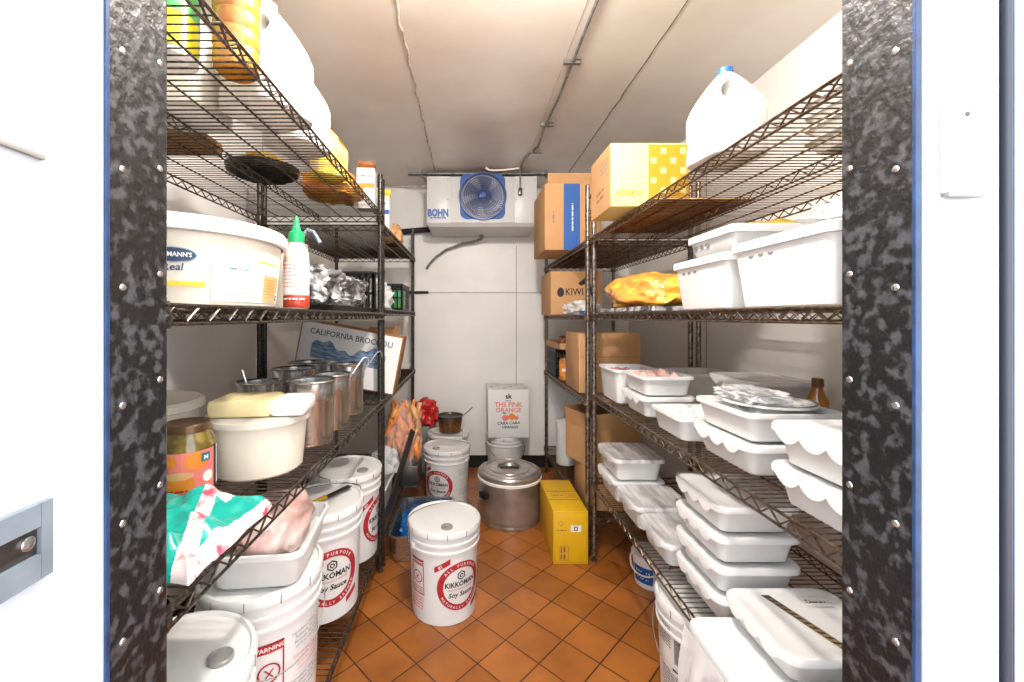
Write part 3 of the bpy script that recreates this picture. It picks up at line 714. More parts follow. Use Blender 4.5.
# juice carton on the pail at the back
t = carton('juice_carton', 0.300, 0.285, 0.352, 'white box printed with a pink orange on the pail at the back wall', (0.290, 3.228, 0.333), 0.0, 'carton_white', tape=None)
a = Art(); a.text('ink_black', 'sk', 0, 0.288, 0.052, 0.03); a.scrib('ink_grey', 0, 0.268, 0.04, 0.010)
a.text('ink_pink', 'THE PINK', 0, 0.228, 0.048, 0.022, sx=0.98); a.text('ink_pink', 'ORANGE', 0, 0.188, 0.046, 0.022)
a.disc('ink_orange', 0.025, 0.155, 0.025, layer=2); a.disc('ink_pink', -0.022, 0.146, 0.026, layer=1, sy=0.8); a.disc('ink_pink', 0.055, 0.145, 0.020, layer=1, sy=0.8)
a.poly('ink_green', [(-0.05, 0.180), (-0.01, 0.172), (-0.03, 0.190)], [(0, 1, 2)], 2)
a.text('ink_black', 'CARA CARA', 0, 0.098, 0.030, 0.02, rot=0.03, skew=0.2); a.text('ink_black', 'ORANGES', 0.01, 0.070, 0.026, 0.02, skew=0.2)
a.build('front_print', on_front(0, -0.1425, 0), t)
a = Art()
for k in range(6): a.disc('ink_grey', -0.12+0.05*k, 0.08*math.sin(k*2.1), 0.016, layer=1, sy=0.8)
a.build('vent_holes', on_top(0, 0, 0.352), t)
# boxes on far right rack
t = carton('cardboard_box', 0.340, 0.32, 0.330, 'big plain cardboard box on the middle shelf of the far right rack', (0.775, 2.47, 0.80), 0)
a = Art(); a.rect('cardboard_dark', -0.17, 0.198, 0.17, 0.2005, 1)
for k in range(4): a.scrib('ink_mustard', -0.08, 0.11-0.014*k, 0.09, 0.008, 1)
a.build('front_print', on_front(0, -0.16, 0), t)
t = thing('cardboard_box', 'open cardboard box resting on the closed one, low on the far right rack', 'box', (0.775, 2.43, 0.402), math.radians(21.6))
mb = MB(); w2, d2, hh = 0.165, 0.13, 0.20
for q in ((-w2, w2, -d2, -d2+0.005), (-w2, w2, d2-0.005, d2), (-w2, -w2+0.005, -d2, d2), (w2-0.005, w2, -d2, d2)): mb.box(*q, 0, hh)
mb.box(-w2, w2, -d2, d2, 0, 0.005); mb.build('box_body', 'cardboard', t)
mf = MB(); mf.bar((0, -d2+0.002, hh), (0, -d2-0.012, hh+0.095), 2*w2, 0.004); mf.build('flap', 'cardboard', t)
mf = MB(); mf.add([(-w2, -d2, hh), (-w2, d2, hh), (-w2-0.02, d2-0.01, hh+0.09), (-w2-0.02, -d2+0.01, hh+0.09), (-w2+0.004, -d2, hh), (-w2+0.004, d2, hh), (-w2-0.016, d2-0.01, hh+0.09), (-w2-0.016, -d2+0.01, hh+0.09)], [(0, 1, 2, 3), (4, 5, 6, 7), (0, 1, 5, 4), (2, 3, 7, 6), (1, 2, 6, 5), (0, 3, 7, 4)]); mf.build('flap', 'cardboard', t)
mf = MB(); mf.bar((0, d2-0.002, hh), (0, d2+0.02, hh+0.09), 2*w2, 0.004); mf.build('flap', 'cardboard_dark', t)
t = carton('cardboard_box', 0.34, 0.30, 0.200, 'closed cardboard box on the lowest shelf of the far right rack', (0.800, 2.36, 0.20), 0)
t = thing('white_canister', 'tall white canister behind the cardboard boxes, far right rack bottom shelf', 'canister', (0.675, 2.93, 0.20))
mb = MB(); mb.lathe([(0.060, 0), (0.065, 0.004), (0.066, 0.26), (0.070, 0.262), (0.070, 0.285), (0.060, 0.290)], 28); mb.build('body', 'pail_white', t)
mb = MB(); mb.lathe([(0.071, 0.285), (0.072, 0.30), (0.066, 0.304)], 28); mb.build('lid', 'pail_lid', t)
# second shelf far right: fruit box
t = carton('fruit_box', 0.32, 0.34, 0.272, 'cardboard fruit box with an oval hand hole, second shelf of the far right rack', (0.672, 2.80, 1.235), 0)
a = Art(); a.disc('ink_black', -0.098, 0.140, 0.022, 24, 1, 1.35); a.disc('ink_black', 0.10, 0.150, 0.022, 24, 1, 1.35)
a.text('ink_black', 'KIWI', -0.012, 0.122, 0.062, 0.012, sx=0.85); a.poly('ink_black', [(0.01, 0.195), (0.055, 0.23), (0.07, 0.20), (0.03, 0.18)], [(0, 1, 2, 3)], 1)
a.build('front_print', on_front(0, -0.17, 0), t)
bag('crumpled_film', 'crumpled clear bag with blue print in front of the fruit box', 'plastic film', (0.655, 2.44, 1.235), (0.085, 0.11, 0.042), 'film_white', 21, 0.45, 4)
MB().rbox(0.615, 0.675, 2.325, 2.331, 1.2355, 1.255, 0.001).build('blue_packet', 'ink_blue', None)
tag(bpy.data.objects['blue_packet'], 'thin blue packet in front of the crumpled clear bag, second far right shelf', 'packet')
# top shelf far right: overhanging brown and blue box
t = carton('produce_box', 0.330, 0.40, 0.385, 'brown box with a blue band overhanging the top shelf, far right rack', (0.605, 2.64, 1.61), 0.0)
a = Art(); a.rect('ink_blue', -0.055, 0.0, 0.040, 0.385, 1); a.scrib('ink_white', 0.000, 0.19, 0.16, 0.012, 2, PI/2)
a.scrib('ink_grey', -0.11, 0.19, 0.07, 0.014, 1, PI/2); a.ring('ink_black', 0.10, 0.200, 0.022, 0.032); a.ring('ink_navy', 0.10, 0.200, 0.008, 0.018)
a.disc('ink_black', 0.112, 0.31, 0.016)
for k in range(4): a.ring('cardboard_dark', 0.075+0.02*(k % 2), 0.05+0.022*k, 0.012, 0.0145, 20)
a.build('front_print', on_front(0, -0.2, 0), t)
mf = MB(); mf.T = Matrix.Rotation(0.35, 4, 'X'); mf.box(-0.15, 0.13, 0, 0.003, 0, 0.06); f = mf.build('flap', 'cardboard', t); f.location = (0, -0.198, 0.384)
# top shelf right: yellow checker box
t = carton('checker_carton', 0.285, 0.245, 0.232, 'pale carton with yellow checkerboard print on the top right shelf', (0.660, 1.655, 1.62), 0, 'carton_pale')
a = Art(); a.rect('ink_mustard', -0.005, 0.0, 0.142, 0.225, 1)
for r in range(6):
    for c in range(4):
        if (r+c) % 2 == 0: a.rect('carton_pale', 0.003+0.036*c, 0.012+0.036*r, 0.003+0.036*c+0.020, 0.012+0.036*r+0.022, 2)
a.text('ink_mustard', 'KENKO', -0.074, 0.040, 0.028, 0.02); a.frame('ink_mustard', -0.126, 0.01, -0.112, 0.05, 0.002)
a.build('front_print', on_front(0, -0.1225, 0), t)
mb = MB(); mb.box(-0.1432, -0.1425, -0.1215, 0.1215, 0.001, 0.231); mb.build('side_panel', 'cardboard', t)
a = Art()
for k in range(3): a.scrib('ink_grey', 0.05, 0.185-0.018*k, 0.09, 0.012, 1, 0.05)
for k in range(2): a.scrib('cardboard_dark', 0.0, 0.08-0.025*k, 0.09, 0.016, 1, 0.1)
a.build('side_print', on_left(-0.1432, 0, 0), t)
tag(MB().box(0.625, 0.98, 1.42, 2.00, 1.6205, 1.6235).build('cardboard_sheet', 'cardboard_sheet', None), 'stained flat cardboard sheet lying on the top right shelf', 'cardboard')
for nm_ in ('checker_carton',): [o for o in C.objects if o.name == nm_][0].location.z = 1.6238
# ------------------------------------------------------------------ jugs
def make_jug(cap='cap_blue', m='jug_milky', s=1.0):
    t = thing('milk_jug', '', 'jug'); mb = MB(); R = []
    for w, r, z in ((0.13, 0.03, 0.0), (0.152, 0.034, 0.006), (0.156, 0.036, 0.02), (0.151, 0.036, 0.06), (0.156, 0.036, 0.10), (0.156, 0.038, 0.135), (0.146, 0.040, 0.154), (0.118, 0.038, 0.183),
                    (0.086, 0.034, 0.210), (0.056, 0.027, 0.230), (0.038, 0.0185, 0.238), (0.034, 0.0165, 0.246)):
        R.append([(x*s, y*s, z*s) for x, y in rrect(w, w, r, 5)])
    mb.loft(R); body = mb.build('body', m, t)
    cu = MB(); ring = lambda y: [((-0.041+0.034*0.51*math.sin(q)+0.0135*0.86*math.cos(q))*s, y*s, (0.170+0.034*0.86*math.sin(q)-0.0135*0.51*math.cos(q))*s) for q in [2*PI*i/20 for i in range(20)]]
    cu.loft([ring(-0.12), ring(0.12)]); cut = cu.build('cutter', m, None)
    md = body.modifiers.new('hole', 'BOOLEAN'); md.operation = 'DIFFERENCE'; md.object = cut; md.solver = 'EXACT'
    dg = bpy.context.evaluated_depsgraph_get(); me = bpy.data.meshes.new_from_object(body.evaluated_get(dg))
    body.modifiers.clear(); body.data = me;  me.polygons.foreach_set('use_smooth', [True]*len(me.polygons)); me.set_sharp_from_angle(angle=math.radians(40))
    bpy.data.objects.remove(cut)
    mb = MB(); mb.lathe([(0.019*s, 0.240*s), (0.019*s, 0.254*s), (0.016*s, 0.257*s)], 20); mb.build('cap', cap, t); return t
j0 = put(make_jug('cap_blue', 'jug_milky', 0.96), (0.668, 1.095, 1.62), 0.15, 'milky jug with a blue cap on the top right shelf')
j0['group'] = 'milky gallon jugs'
t = inst(('jug', 'w'), make_jug, 'plastic_ivory', 'jug_milky', 1.12); put(t, (-0.500, 1.045, 1.71), PI-0.35, 'tall white jug beside the amber bottle on the top left shelf', 'milky gallon jugs')
t = inst(('jug', 's'), make_jug, 'plastic_ivory', 'jug_milky', 0.98); put(t, (-0.508, 1.245, 1.71), PI-0.3, 'white jug behind the tallest jug on the top left shelf', 'milky gallon jugs')
t = inst(('jug', 'w'), make_jug); put(t, (-0.705, 1.045, 1.71), 0.1, 'white jug at the rear of the top left shelf, wallward of the tallest jug', 'milky gallon jugs')
t = put(make_jug('cap_brown', 'oil_yellow', 0.72), (-0.500, 1.50, 1.71), -2.4, 'small yellow oil jug on the top left shelf beyond the white jugs'); t.name = 'oil_jug'
# amber ribbed bottle
t = thing('amber_bottle', 'ribbed amber sauce bottle at the front of the top left shelf', 'bottle', (-0.470, 0.85, 1.71))
prof = [(0.034, 0), (0.042, 0.006)]
for k in range(6):
    z = 0.014+0.034*k; prof += [(0.0435, z), (0.0440, z+0.014), (0.0435, z+0.028), (0.0422, z+0.031)]
prof += [(0.043, 0.222), (0.036, 0.25), (0.018, 0.27), (0.017, 0.285)]
mb = MB(); mb.lathe(prof, 32); mb.build('body', 'oil_amber', t)
mb = MB(); mb.lathe([(0.019, 0.28), (0.019, 0.30), (0.015, 0.304)], 18); mb.build('cap', 'cap_brown', t)
# green and yellow pouch bottle
t = thing('juice_bottle', 'green and yellow labelled bottle at the doorway end, top left shelf', 'bottle', (-0.620, 0.815, 1.71), 0.1)
mb = MB(); mb.rloft([(0.15, 0.06, 0.02, 0), (0.165, 0.08, 0.03, 0.008), (0.17, 0.085, 0.035, 0.20), (0.10, 0.07, 0.03, 0.25), (0.036, 0.036, 0.017, 0.27), (0.036, 0.036, 0.017, 0.29)]); mb.build('body', 'jug_milky', t)
mb = MB(); mb.rloft([(0.1685, 0.0845, 0.034, 0.02), (0.171, 0.0865, 0.0355, 0.085)], cap0=False, cap1=False); mb.build('label', 'yellow_label', t)
mb = MB(); mb.rloft([(0.1705, 0.086, 0.0352, 0.086), (0.1725, 0.0875, 0.036, 0.195)], cap0=False, cap1=False); mb.build('label', 'green_label', t)
mb = MB(); mb.lathe([(0.02, 0.282), (0.02, 0.304), (0.016, 0.307)], 18); mb.build('cap', 'cap_green', t)
# dark pan and orange bag on the top left shelf
t = thing('dark_platter', 'dark round platter lying behind the white jugs, top left shelf', 'platter', (-0.72, 1.47, 1.71))
mb = MB(); mb.lathe([(0.09, 0), (0.115, 0.012), (0.12, 0.030), (0.115, 0.030), (0.088, 0.008)], 40); mb.build('platter', 'plastic_black', t)
bag('food_bag', 'orange produce bag on the top left shelf beyond the oil jug', 'bag', (-0.56, 1.735, 1.71), (0.10, 0.125, 0.05), 'bag_orange', 31, 0.3, 3)
bag('food_bag', 'pale yellow bag beside the dark platter, top left shelf', 'bag', (-0.71, 1.46, 1.721), (0.055, 0.055, 0.035), 'bag_yellow', 33, 0.3, 3)
t = carton('flat_carton', 0.30, 0.16, 0.035, 'flat brown carton at the rear of the top left shelf', (-0.90, 1.20, 1.71), 0.0, 'cardboard_dark')
# milk cartons
def milk_carton(w, h, mtop, stripe):
    t = thing('milk_carton', '', 'carton'); hb = h*0.80
    mb = MB(); mb.box(-w/2, w/2, -w/2, w/2, 0, hb); mb.build('carton_body', 'carton_white', t, 0)
    mb = MB(); mb.add([(-w/2, -w/2, hb), (w/2, -w/2, hb), (w/2, w/2, hb), (-w/2, w/2, hb), (-w/2, 0, h*0.93), (w/2, 0, h*0.93), (-w/2, -0.002, h), (w/2, -0.002, h), (-w/2, 0.002, h), (w/2, 0.002, h)],
           [(0, 1, 5, 4), (2, 3, 4, 5), (0, 4, 3), (1, 2, 5), (4, 5, 7, 6), (4, 5, 9, 8), (6, 7, 9, 8)]); mb.build('gable_top', mtop, t, 0)
    a = Art(); a.rect(stripe, -w/2, h*0.40, w/2, h*0.50, 1); a.scrib('ink_grey', 0, h*0.62, w*0.6, 0.012)
    a.build('print', on_front(0, -w/2, 0), t); return t
put(milk_carton(0.078, 0.225, 'onion_brown', 'ink_orange'), (-0.468, 1.925, 1.71), 0.1, 'white milk carton with an orange gable on the top left shelf near the posts', 'gable top cartons')
put(milk_carton(0.080, 0.235, 'ink_yellow', 'ink_blue'), (-0.462, 2.26, 1.67), 0.0, 'milk carton with a yellow gable and blue stripe, far left rack', 'gable top cartons')
bag('paper_sack', 'beige folded sack on the top shelf of the far left rack', 'sack', (-0.475, 2.62, 1.67), (0.055, 0.09, 0.07), 'peach', 41, 0.3, 3)
# small box and tray stack, top right shelf
t = carton('small_carton', 0.12, 0.09, 0.10, 'small white carton at the doorway end of the top right shelf', (0.700, 0.66, 1.62), 0, 'carton_white')
a = Art(); a.rect('ink_orange', -0.06, 0.03, 0.06, 0.075, 1); a.build('print', on_front(0, -0.045, 0), t)
a = Art(); a.rect('ink_orange', -0.045, 0.03, 0.045, 0.075, 1); a.build('print', on_left(-0.06, 0, 0), t)
for k in range(4):
    t = thing('clear_tray', 'grey clear plastic tray in the stack on the top right shelf', 'tray', (0.985, 0.96, 1.62+0.0305*k), 0.02*k, 'stacked clear trays on the top right shelf')
    mb = MB(); mb.rloft([(0.26, 0.16, 0.02, 0), (0.30, 0.19, 0.03, 0.026), (0.31, 0.20, 0.03, 0.027), (0.31, 0.20, 0.03, 0.030), (0.29, 0.18, 0.03, 0.029), (0.25, 0.15, 0.02, 0.006)])
    mb.build('tray', 'bin_grey', t)
# the four trays read as one stack: name each by its place
for nm_, o in zip(('lowest', 'second', 'third', 'topmost'), [o for o in C.objects if o.name.startswith('clear_tray')]):
    o['label'] = nm_+' grey clear tray of the stack on the top right shelf'

# ------------------------------------------------------------------ second shelf left (Z 1.24)
t = thing('mayonnaise_tub', 'huge white mayonnaise tub at the doorway end, second left shelf', 'tub', (-0.622, 0.915, 1.24), 0)
mb = MB(); mb.lathe([(0.175, 0), (0.182, 0.004), (0.196, 0.145), (0.190, 0.147)], 64); mb.build('body', 'tub_cream', t)
mb = MB(); mb.lathe([(0.199, 0.136), (0.207, 0.138), (0.208, 0.160), (0.203, 0.166), (0.192, 0.166), (0.188, 0.161), (0.02, 0.161)], 64, cap0=False); mb.build('lid', 'pail_lid', t)
a = Art(); a.disc('ink_navy', -0.004, 0.092, 0.034, 36, 2, 0.36); a.ring('ink_sky', -0.004, 0.092, 0.034, 0.036, 40, 2, 0.38); a.text('ink_white', "HELLMANN'S", -0.004, 0.0885, 0.0115, 0.02, 4, sx=0.84)
a.text('ink_navy', 'Real', -0.004, 0.064, 0.018, 0.02, 2, 0.05, skew=0.2); a.rect('ink_yellow', -0.06, 0.036, 0.045, 0.045, 2, nu=8)
a.rect('ink_white', 0.055, 0.010, 0.24, 0.090, 1, nu=14); a.rect('peach', 0.165, 0.012, 0.232, 0.068, 2, nu=6); a.rect('ink_yellow', 0.145, 0.092, 0.225, 0.095, 2, nu=6)
a.frame('ink_grey', 0.078, 0.066, 0.13, 0.084, 0.0006); a.scrib('ink_sky', 0.104, 0.072, 0.04, 0.007)
for k in range(6): a.scrib('ink_mustard', 0.198, 0.058-0.006*k, 0.05, 0.003, 3)
a.rect('ink_white', 0.214, 0.014, 0.232, 0.034, 3, nu=2); a.rect('ink_black', 0.218, 0.017, 0.229, 0.028, 4); a.rect('ink_white', 0.221, 0.020, 0.226, 0.025, 5)
a.build('label', on_cyl(0.182, 0.0966, 0.53), t)
t = thing('sauce_bottle', 'squeeze bottle of red sauce with a green nozzle, second left shelf edge', 'bottle', (-0.446, 1.086, 1.24), 0.15)
mb = MB(); mb.lathe([(0.026, 0), (0.031, 0.004), (0.0315, 0.12), (0.030, 0.145), (0.018, 0.172), (0.016, 0.178)], 28); mb.build('body', 'sauce_pale', t)
mb = MB(); mb.lathe([(0.0312, 0.004), (0.0318, 0.005), (0.0318, 0.034), (0.0312, 0.035)], 28, cap0=False, cap1=False); mb.build('red_band', 'sauce_red', t)
a = Art(); a.rect('ink_white', -0.045, 0.038, 0.045, 0.118, 1, nu=12)
for k in range(7): a.scrib('ink_pink', 0, 0.11-0.009*k, 0.06, 0.004)
a.scrib('ink_white', 0, 0.024, 0.055, 0.006)
a.build('label', on_cyl(0.0318), t)
mb = MB(); mb.lathe([(0.0185, 0.170), (0.0195, 0.172), (0.0195, 0.196), (0.012, 0.202), (0.009, 0.214), (0.0045, 0.236), (0.003, 0.240)], 24); mb.build('nozzle_cap', 'cap_green', t)
t = thing('plastic_pitcher', 'cloudy pitcher with a bent handle behind the squeeze bottle', 'pitcher', (-0.528, 1.215, 1.24), 0)
mb = MB(); mb.lathe([(0.045, 0), (0.050, 0.004), (0.058, 0.185), (0.060, 0.19), (0.056, 0.19), (0.047, 0.01)], 28); mb.build('body', 'tub_clear', t)
mb = MB(); mb.tube([(0.045, -0.02, 0.175), (0.058, -0.02, 0.215), (0.068, -0.02, 0.228), (0.085, -0.02, 0.222), (0.105, -0.02, 0.190)], [0.006]*5, 8); mb.build('handle', 'galvanised', t)
t = thing('sheet_pan', 'black baking tray at the rack end of the second left shelf', 'tray', (-0.62, 1.62, 1.24))
mb = MB(); mb.rloft([(0.36, 0.56, 0.02, 0), (0.385, 0.60, 0.02, 0.016), (0.395, 0.61, 0.024, 0.018), (0.39, 0.605, 0.02, 0.019), (0.35, 0.55, 0.02, 0.003)]); mb.build('tray', 'plastic_black', t)
bag('crumpled_film', 'silvery crumpled wrap heaped on the black baking tray', 'plastic film', (-0.585, 1.58, 1.244), (0.150, 0.265, 0.085), 'film_wrap', 51, 0.30, 3.0, sub=5)
def crate(label, loc, w, d, h, m='plastic_black', rz=0.0):
    t = thing('plastic_crate', label, 'crate', loc, rz, 'black plastic crates'); mb = MB()
    mb.box(-w/2, w/2, -d/2, d/2, 0, 0.006)
    for z0, z1 in ((0, 0.02), (h-0.028, h), (h*0.45, h*0.45+0.01)):
        for q in ((-w/2, w/2, -d/2, -d/2+0.006), (-w/2, w/2, d/2-0.006, d/2), (-w/2, -w/2+0.006, -d/2, d/2), (w/2-0.006, w/2, -d/2, d/2)): mb.box(*q, z0, z1)
    n = int(w/0.028)
    for i in range(n+1):
        x = -w/2+0.005+(w-0.01)*i/n
        for y in (-d/2, d/2-0.006): mb.box(x-0.005, x+0.005, y, y+0.006, 0, h)
    n = int(d/0.028)
    for i in range(n+1):
        y = -d/2+0.005+(d-0.01)*i/n
        for x in (-w/2, w/2-0.006): mb.box(x, x+0.006, y-0.005, y+0.005, 0, h)
    mb.box(-w/2-0.004, w/2+0.004, -d/2-0.004, -d/2, h-0.01, h); mb.box(-w/2-0.004, w/2+0.004, d/2, d/2+0.004, h-0.01, h)
    mb.build('crate_body', m, t, 0); return t
t = crate('black crate with a blue label behind the silvery wrap, second left shelf', (-0.92+0.0, 1.66, 1.24), 0.16, 0.44, 0.19)
t = crate('black crate across the second left shelf beside the end posts', (-0.62, 1.963, 1.2405), 0.36, 0.05, 0.190)
a = Art(); a.rect('ink_blue', 0.0, 0.10, 0.045, 0.135, 1); a.build('sticker', on_front(0.0, -0.030, 0), t)
crate('black vegetable crate on the second shelf of the far left rack', (-0.60, 2.86, 1.26), 0.34, 0.30, 0.175)
for k in range(3):
    o = MB().rbox(-0.05, 0.05, -0.045, 0.045, 0, 0.13, 0.008).build('green_packet', 'green_label', None); o.location = (-0.70+0.11*k, 2.80, 1.2665)
    tag(o, ('innermost', 'middle', 'aisle side')[k]+' pale green packet standing in the vegetable crate', 'packet', 'green packets in the crate')
bag('plastic_bag', 'clear bag bulging beside the post, second shelf of the far left rack', 'bag', (-0.52, 2.30, 1.26), (0.09, 0.10, 0.085), 'film_white', 61, 0.35, 3.5)

# ------------------------------------------------------------------ third shelf left (Z .825)
t = thing('food_tub', 'wide cloudy lidded tub against the left wall, behind the pickle jar', 'tub', (-0.852, 1.060, 0.825))
mb = MB(); mb.lathe([(0.130, 0), (0.136, 0.005), (0.150, 0.165), (0.155, 0.167)], 40); mb.build('body', 'tub_cream', t)
mb = MB(); mb.lathe([(0.153, 0.160), (0.159, 0.162), (0.159, 0.178), (0.150, 0.184), (0.13, 0.180), (0.02, 0.182)], 40, cap0=False); mb.build('lid', 'tub_clear', t)
t = thing('pickle_jar', 'glass pickle jar with a brown lid on the middle left shelf', 'jar', (-0.626, 0.932, 0.825), 0.52)
mb = MB(); mb.lathe([(0.046, 0), (0.053, 0.006), (0.056, 0.02), (0.056, 0.115), (0.052, 0.130), (0.044, 0.142), (0.042, 0.148)], 36); mb.build('glass', 'pickle_brine', t)
mb = MB(); mb.lathe([(0.044, 0.145), (0.0465, 0.146), (0.0465, 0.160), (0.044, 0.163), (0.038, 0.161)], 36, cap0=False); mb.build('lid', 'cap_brown', t)
a = Art(); a.rect('ink_pink', -0.075, 0.022, 0.062, 0.108, 1, nu=14); a.disc('ink_orange', 0.022, 0.088, 0.024, 24, 2, 0.8); a.disc('ink_orange', -0.035, 0.090, 0.022, 24, 2, 0.6)
a.disc('peach', -0.012, 0.055, 0.026, 24, 2, 0.45); a.disc('ink_orange', -0.012, 0.044, 0.030, 24, 3, 0.65); a.disc('peach', -0.012, 0.060, 0.028, 24, 4, 0.3)
a.disc('ink_white', 0.045, 0.05, 0.012, 16, 2); a.rect('ink_teal', 0.030, 0.084, 0.048, 0.102, 5, nu=2); a.text('ink_white', 'M', 0.039, 0.088, 0.013, 0.02, 6)
a.rect('ink_purple', -0.072, 0.070, -0.030, 0.076, 5, nu=4); a.scrib('ink_red', -0.02, 0.027, 0.05, 0.006, 5)
a.rect('ink_black', 0.062, 0.018, 0.072, 0.112, 1, nu=2); a.rect('ink_white', 0.074, 0.022, 0.11, 0.108, 1, nu=6)
for k in range(9): a.scrib('ink_grey', 0.092, 0.098-0.008*k, 0.028, 0.004)
a.build('label', on_cyl(0.056), t)
t = thing('food_tub', 'round cream tub under the butter block, middle left shelf', 'tub', (-0.552, 1.105, 0.825))
mb = MB(); mb.lathe([(0.100, 0), (0.107, 0.006), (0.118, 0.126), (0.124, 0.127), (0.124, 0.134), (0.118, 0.136)], 44); mb.build('body', 'tub_cream', t)
mb = MB(); mb.lathe([(0.122, 0.128), (0.127, 0.130), (0.127, 0.143), (0.118, 0.146), (0.02, 0.1455)], 44, cap0=False); mb.build('lid', 'tub_clear', t)
t = thing('butter_block', 'pale wrapped butter block on the round cream tub', 'butter', (-0.532, 1.090, 0.9715), 0.12)
mb = MB(); mb.rbox(-0.115, 0.035, -0.060, 0.070, 0.0, 0.044, 0.012); mb.build('block', 'butter', t)
mb = MB(); mb.rbox(0.030, 0.115, -0.058, 0.068, 0.0, 0.040, 0.012); mb.build('wrapper_end', 'ink_white', t)
def steel_insert(r, h, label, loc, group='steel insert pots on the middle left shelf'):
    t = thing('steel_pot', label, 'pot', loc, 0, group); mb = MB()
    mb.lathe([(r*0.84, 0), (r*0.88, 0.006), (r*0.90, h*0.70), (r*0.90+0.002, h*0.715), (r*0.955, h*0.73), (r*0.96, h-0.006), (r*1.04, h-0.004), (r*1.06, h), (r*1.02, h+0.003), (r*0.93, h-0.002), (r*0.90, h*0.72), (r*0.85, h*0.70), (r*0.82, 0.012)], 44)
    mb.build('pot_body', 'steel', t); return t
steel_insert(0.073, 0.195, 'steel insert pot beside the butter block, middle left shelf', (-0.498, 1.335, 0.825))
steel_insert(0.068, 0.180, 'small steel pot with a spoon, wallward on the middle left shelf', (-0.700, 1.400, 0.825))
steel_insert(0.067, 0.190, 'steel insert pot holding the nearer ladle, middle left shelf', (-0.492, 1.510, 0.825))
steel_insert(0.083, 0.200, 'wide steel pot wallward of the nearer ladle pot', (-0.660, 1.595, 0.825))
steel_insert(0.072, 0.200, 'steel insert pot holding the farther ladle, next to the end posts', (-0.505, 1.745, 0.825))
steel_insert(0.080, 0.205, 'wide steel pot in front of the broccoli box', (-0.675, 1.775, 0.825))
def ladle(label, loc, tip, r0):
    t = thing('ladle', label, 'ladle', loc, 0, 'ladles in the steel pots'); mb = MB()
    x, y, z = tip
    mb.tube([(0, 0, 0.02), (x*0.5, y*0.5, z*0.5), (x, y, z), (x*1.04+0.008, y*1.04, z+0.004), (x*1.04+0.014, y*1.04, z-0.006), (x*1.04+0.014, y*1.04, z-0.022)], 0.0032, 7); mb.build('handle', 'steel', t)
    mb = MB(); mb.lathe([(0.008, -0.012), (0.024, -0.006), (0.034, 0.010), (0.036, 0.020), (0.033, 0.020), (0.022, 0.0)], 20); mb.build('bowl', 'steel', t); return t
ladle('steel ladle leaning out of the nearer insert pot', (-0.510, 1.495, 0.880), (0.11, 0.09, 0.185), 0)
ladle('steel ladle leaning out of the pot by the posts', (-0.520, 1.730, 0.880), (0.115, 0.12, 0.185), 0)
t = thing('spoon', 'thin spoon standing in the small wallward steel pot', 'spoon', (-0.700, 1.40, 0.86))
mb = MB(); mb.tube([(0, 0, 0), (-0.05, -0.01, 0.185)], 0.003, 6); mb.build('handle', 'steel', t)
mb = MB(); mb.lathe([(0.004, -0.012), (0.014, -0.006), (0.018, 0.004), (0.015, 0.004), (0.006, -0.004)], 14); mb.build('bowl', 'steel', t)
# broccoli box, tilted
t = thing('produce_box', 'tilted white produce box printed with blue waves behind the left rack posts', 'box', (-0.632, 2.150, 0.8755), 0)
t.rotation_euler = (0, math.radians(10.5), 0)
MB().rbox(-0.258, 0.258, -0.055, 0.055, 0.0, 0.295, 0.004).build('box_body', 'cardboard_dark', t)
a = Art(); a.rect('carton_white', -0.250, 0.006, 0.252, 0.288, 1); a.text('ink_navy', 'CALIFORNIA BROCCOLI', -0.208, 0.232, 0.040, 0.012, 2, align='LEFT', sx=0.96)
wv = [(-0.188, 0.10)]; top_ = []
for i in range(30): u = -0.188+0.376*i/29; top_.append((u, 0.185+0.022*math.sin(i*0.33)+0.010*math.sin(i*1.1)))
vs = []; fs = []
for i, (u, v) in enumerate(top_):
    vs += [(u, 0.115), (u, v)]
    if i: fs.append((2*i-2, 2*i, 2*i+1, 2*i-1))
a.poly('ink_sky', vs, fs, 2); a.disc('ink_navy', -0.155, 0.085, 0.026, 24, 3, 0.85); a.text('ink_black', 'T', 0.0, 0.06, 0.05, 0.01, 3)
a.build('front_print', on_front(0, -0.055, 0), t)
# far left rack third shelf
t = thing('white_tub', 'white tub holding the open cardboard carton, far left rack', 'tub', (-0.560, 2.58, 0.825))
mb = MB(); mb.rloft([(0.22, 0.34, 0.04, 0), (0.235, 0.36, 0.05, 0.006), (0.255, 0.38, 0.05, 0.13), (0.275, 0.40, 0.055, 0.131), (0.275, 0.40, 0.055, 0.142), (0.255, 0.38, 0.05, 0.143), (0.235, 0.355, 0.045, 0.012)]); mb.build('tub', 'bin_white', t)
t = thing('cardboard_carton', 'open cardboard carton with a white label, standing in the white tub', 'box', (-0.545, 2.58, 0.838), 0.12)
mb = MB(); w2, d2, hh = 0.085, 0.13, 0.265
for q in ((-w2, w2, -d2, -d2+0.004), (-w2, w2, d2-0.004, d2), (-w2, -w2+0.004, -d2, d2), (w2-0.004, w2, -d2, d2)): mb.box(*q, 0, hh)
mb.box(-w2, w2, -d2, d2, 0, 0.004); mb.build('box_body', 'cardboard', t)
a = Art(); a.rect('ink_white', -0.075, 0.06, 0.055, 0.25, 1); a.build('label', on_front(0, -d2, 0), t)
mf = MB(); mf.bar((0, -d2, hh), (-0.0, -d2-0.03, hh+0.045), 2*w2, 0.003); mf.build('flap', 'cardboard', t)
mf = MB(); mf.bar((w2, -d2, hh), (w2+0.035, d2*0.2, hh+0.05), 0.003, 0.07); mf.build('flap', 'cardboard', t)
mf = MB(); mf.bar((0, d2, hh), (0.0, d2+0.02, hh+0.05), 2*w2, 0.003); mf.build('flap', 'cardboard_dark', t)
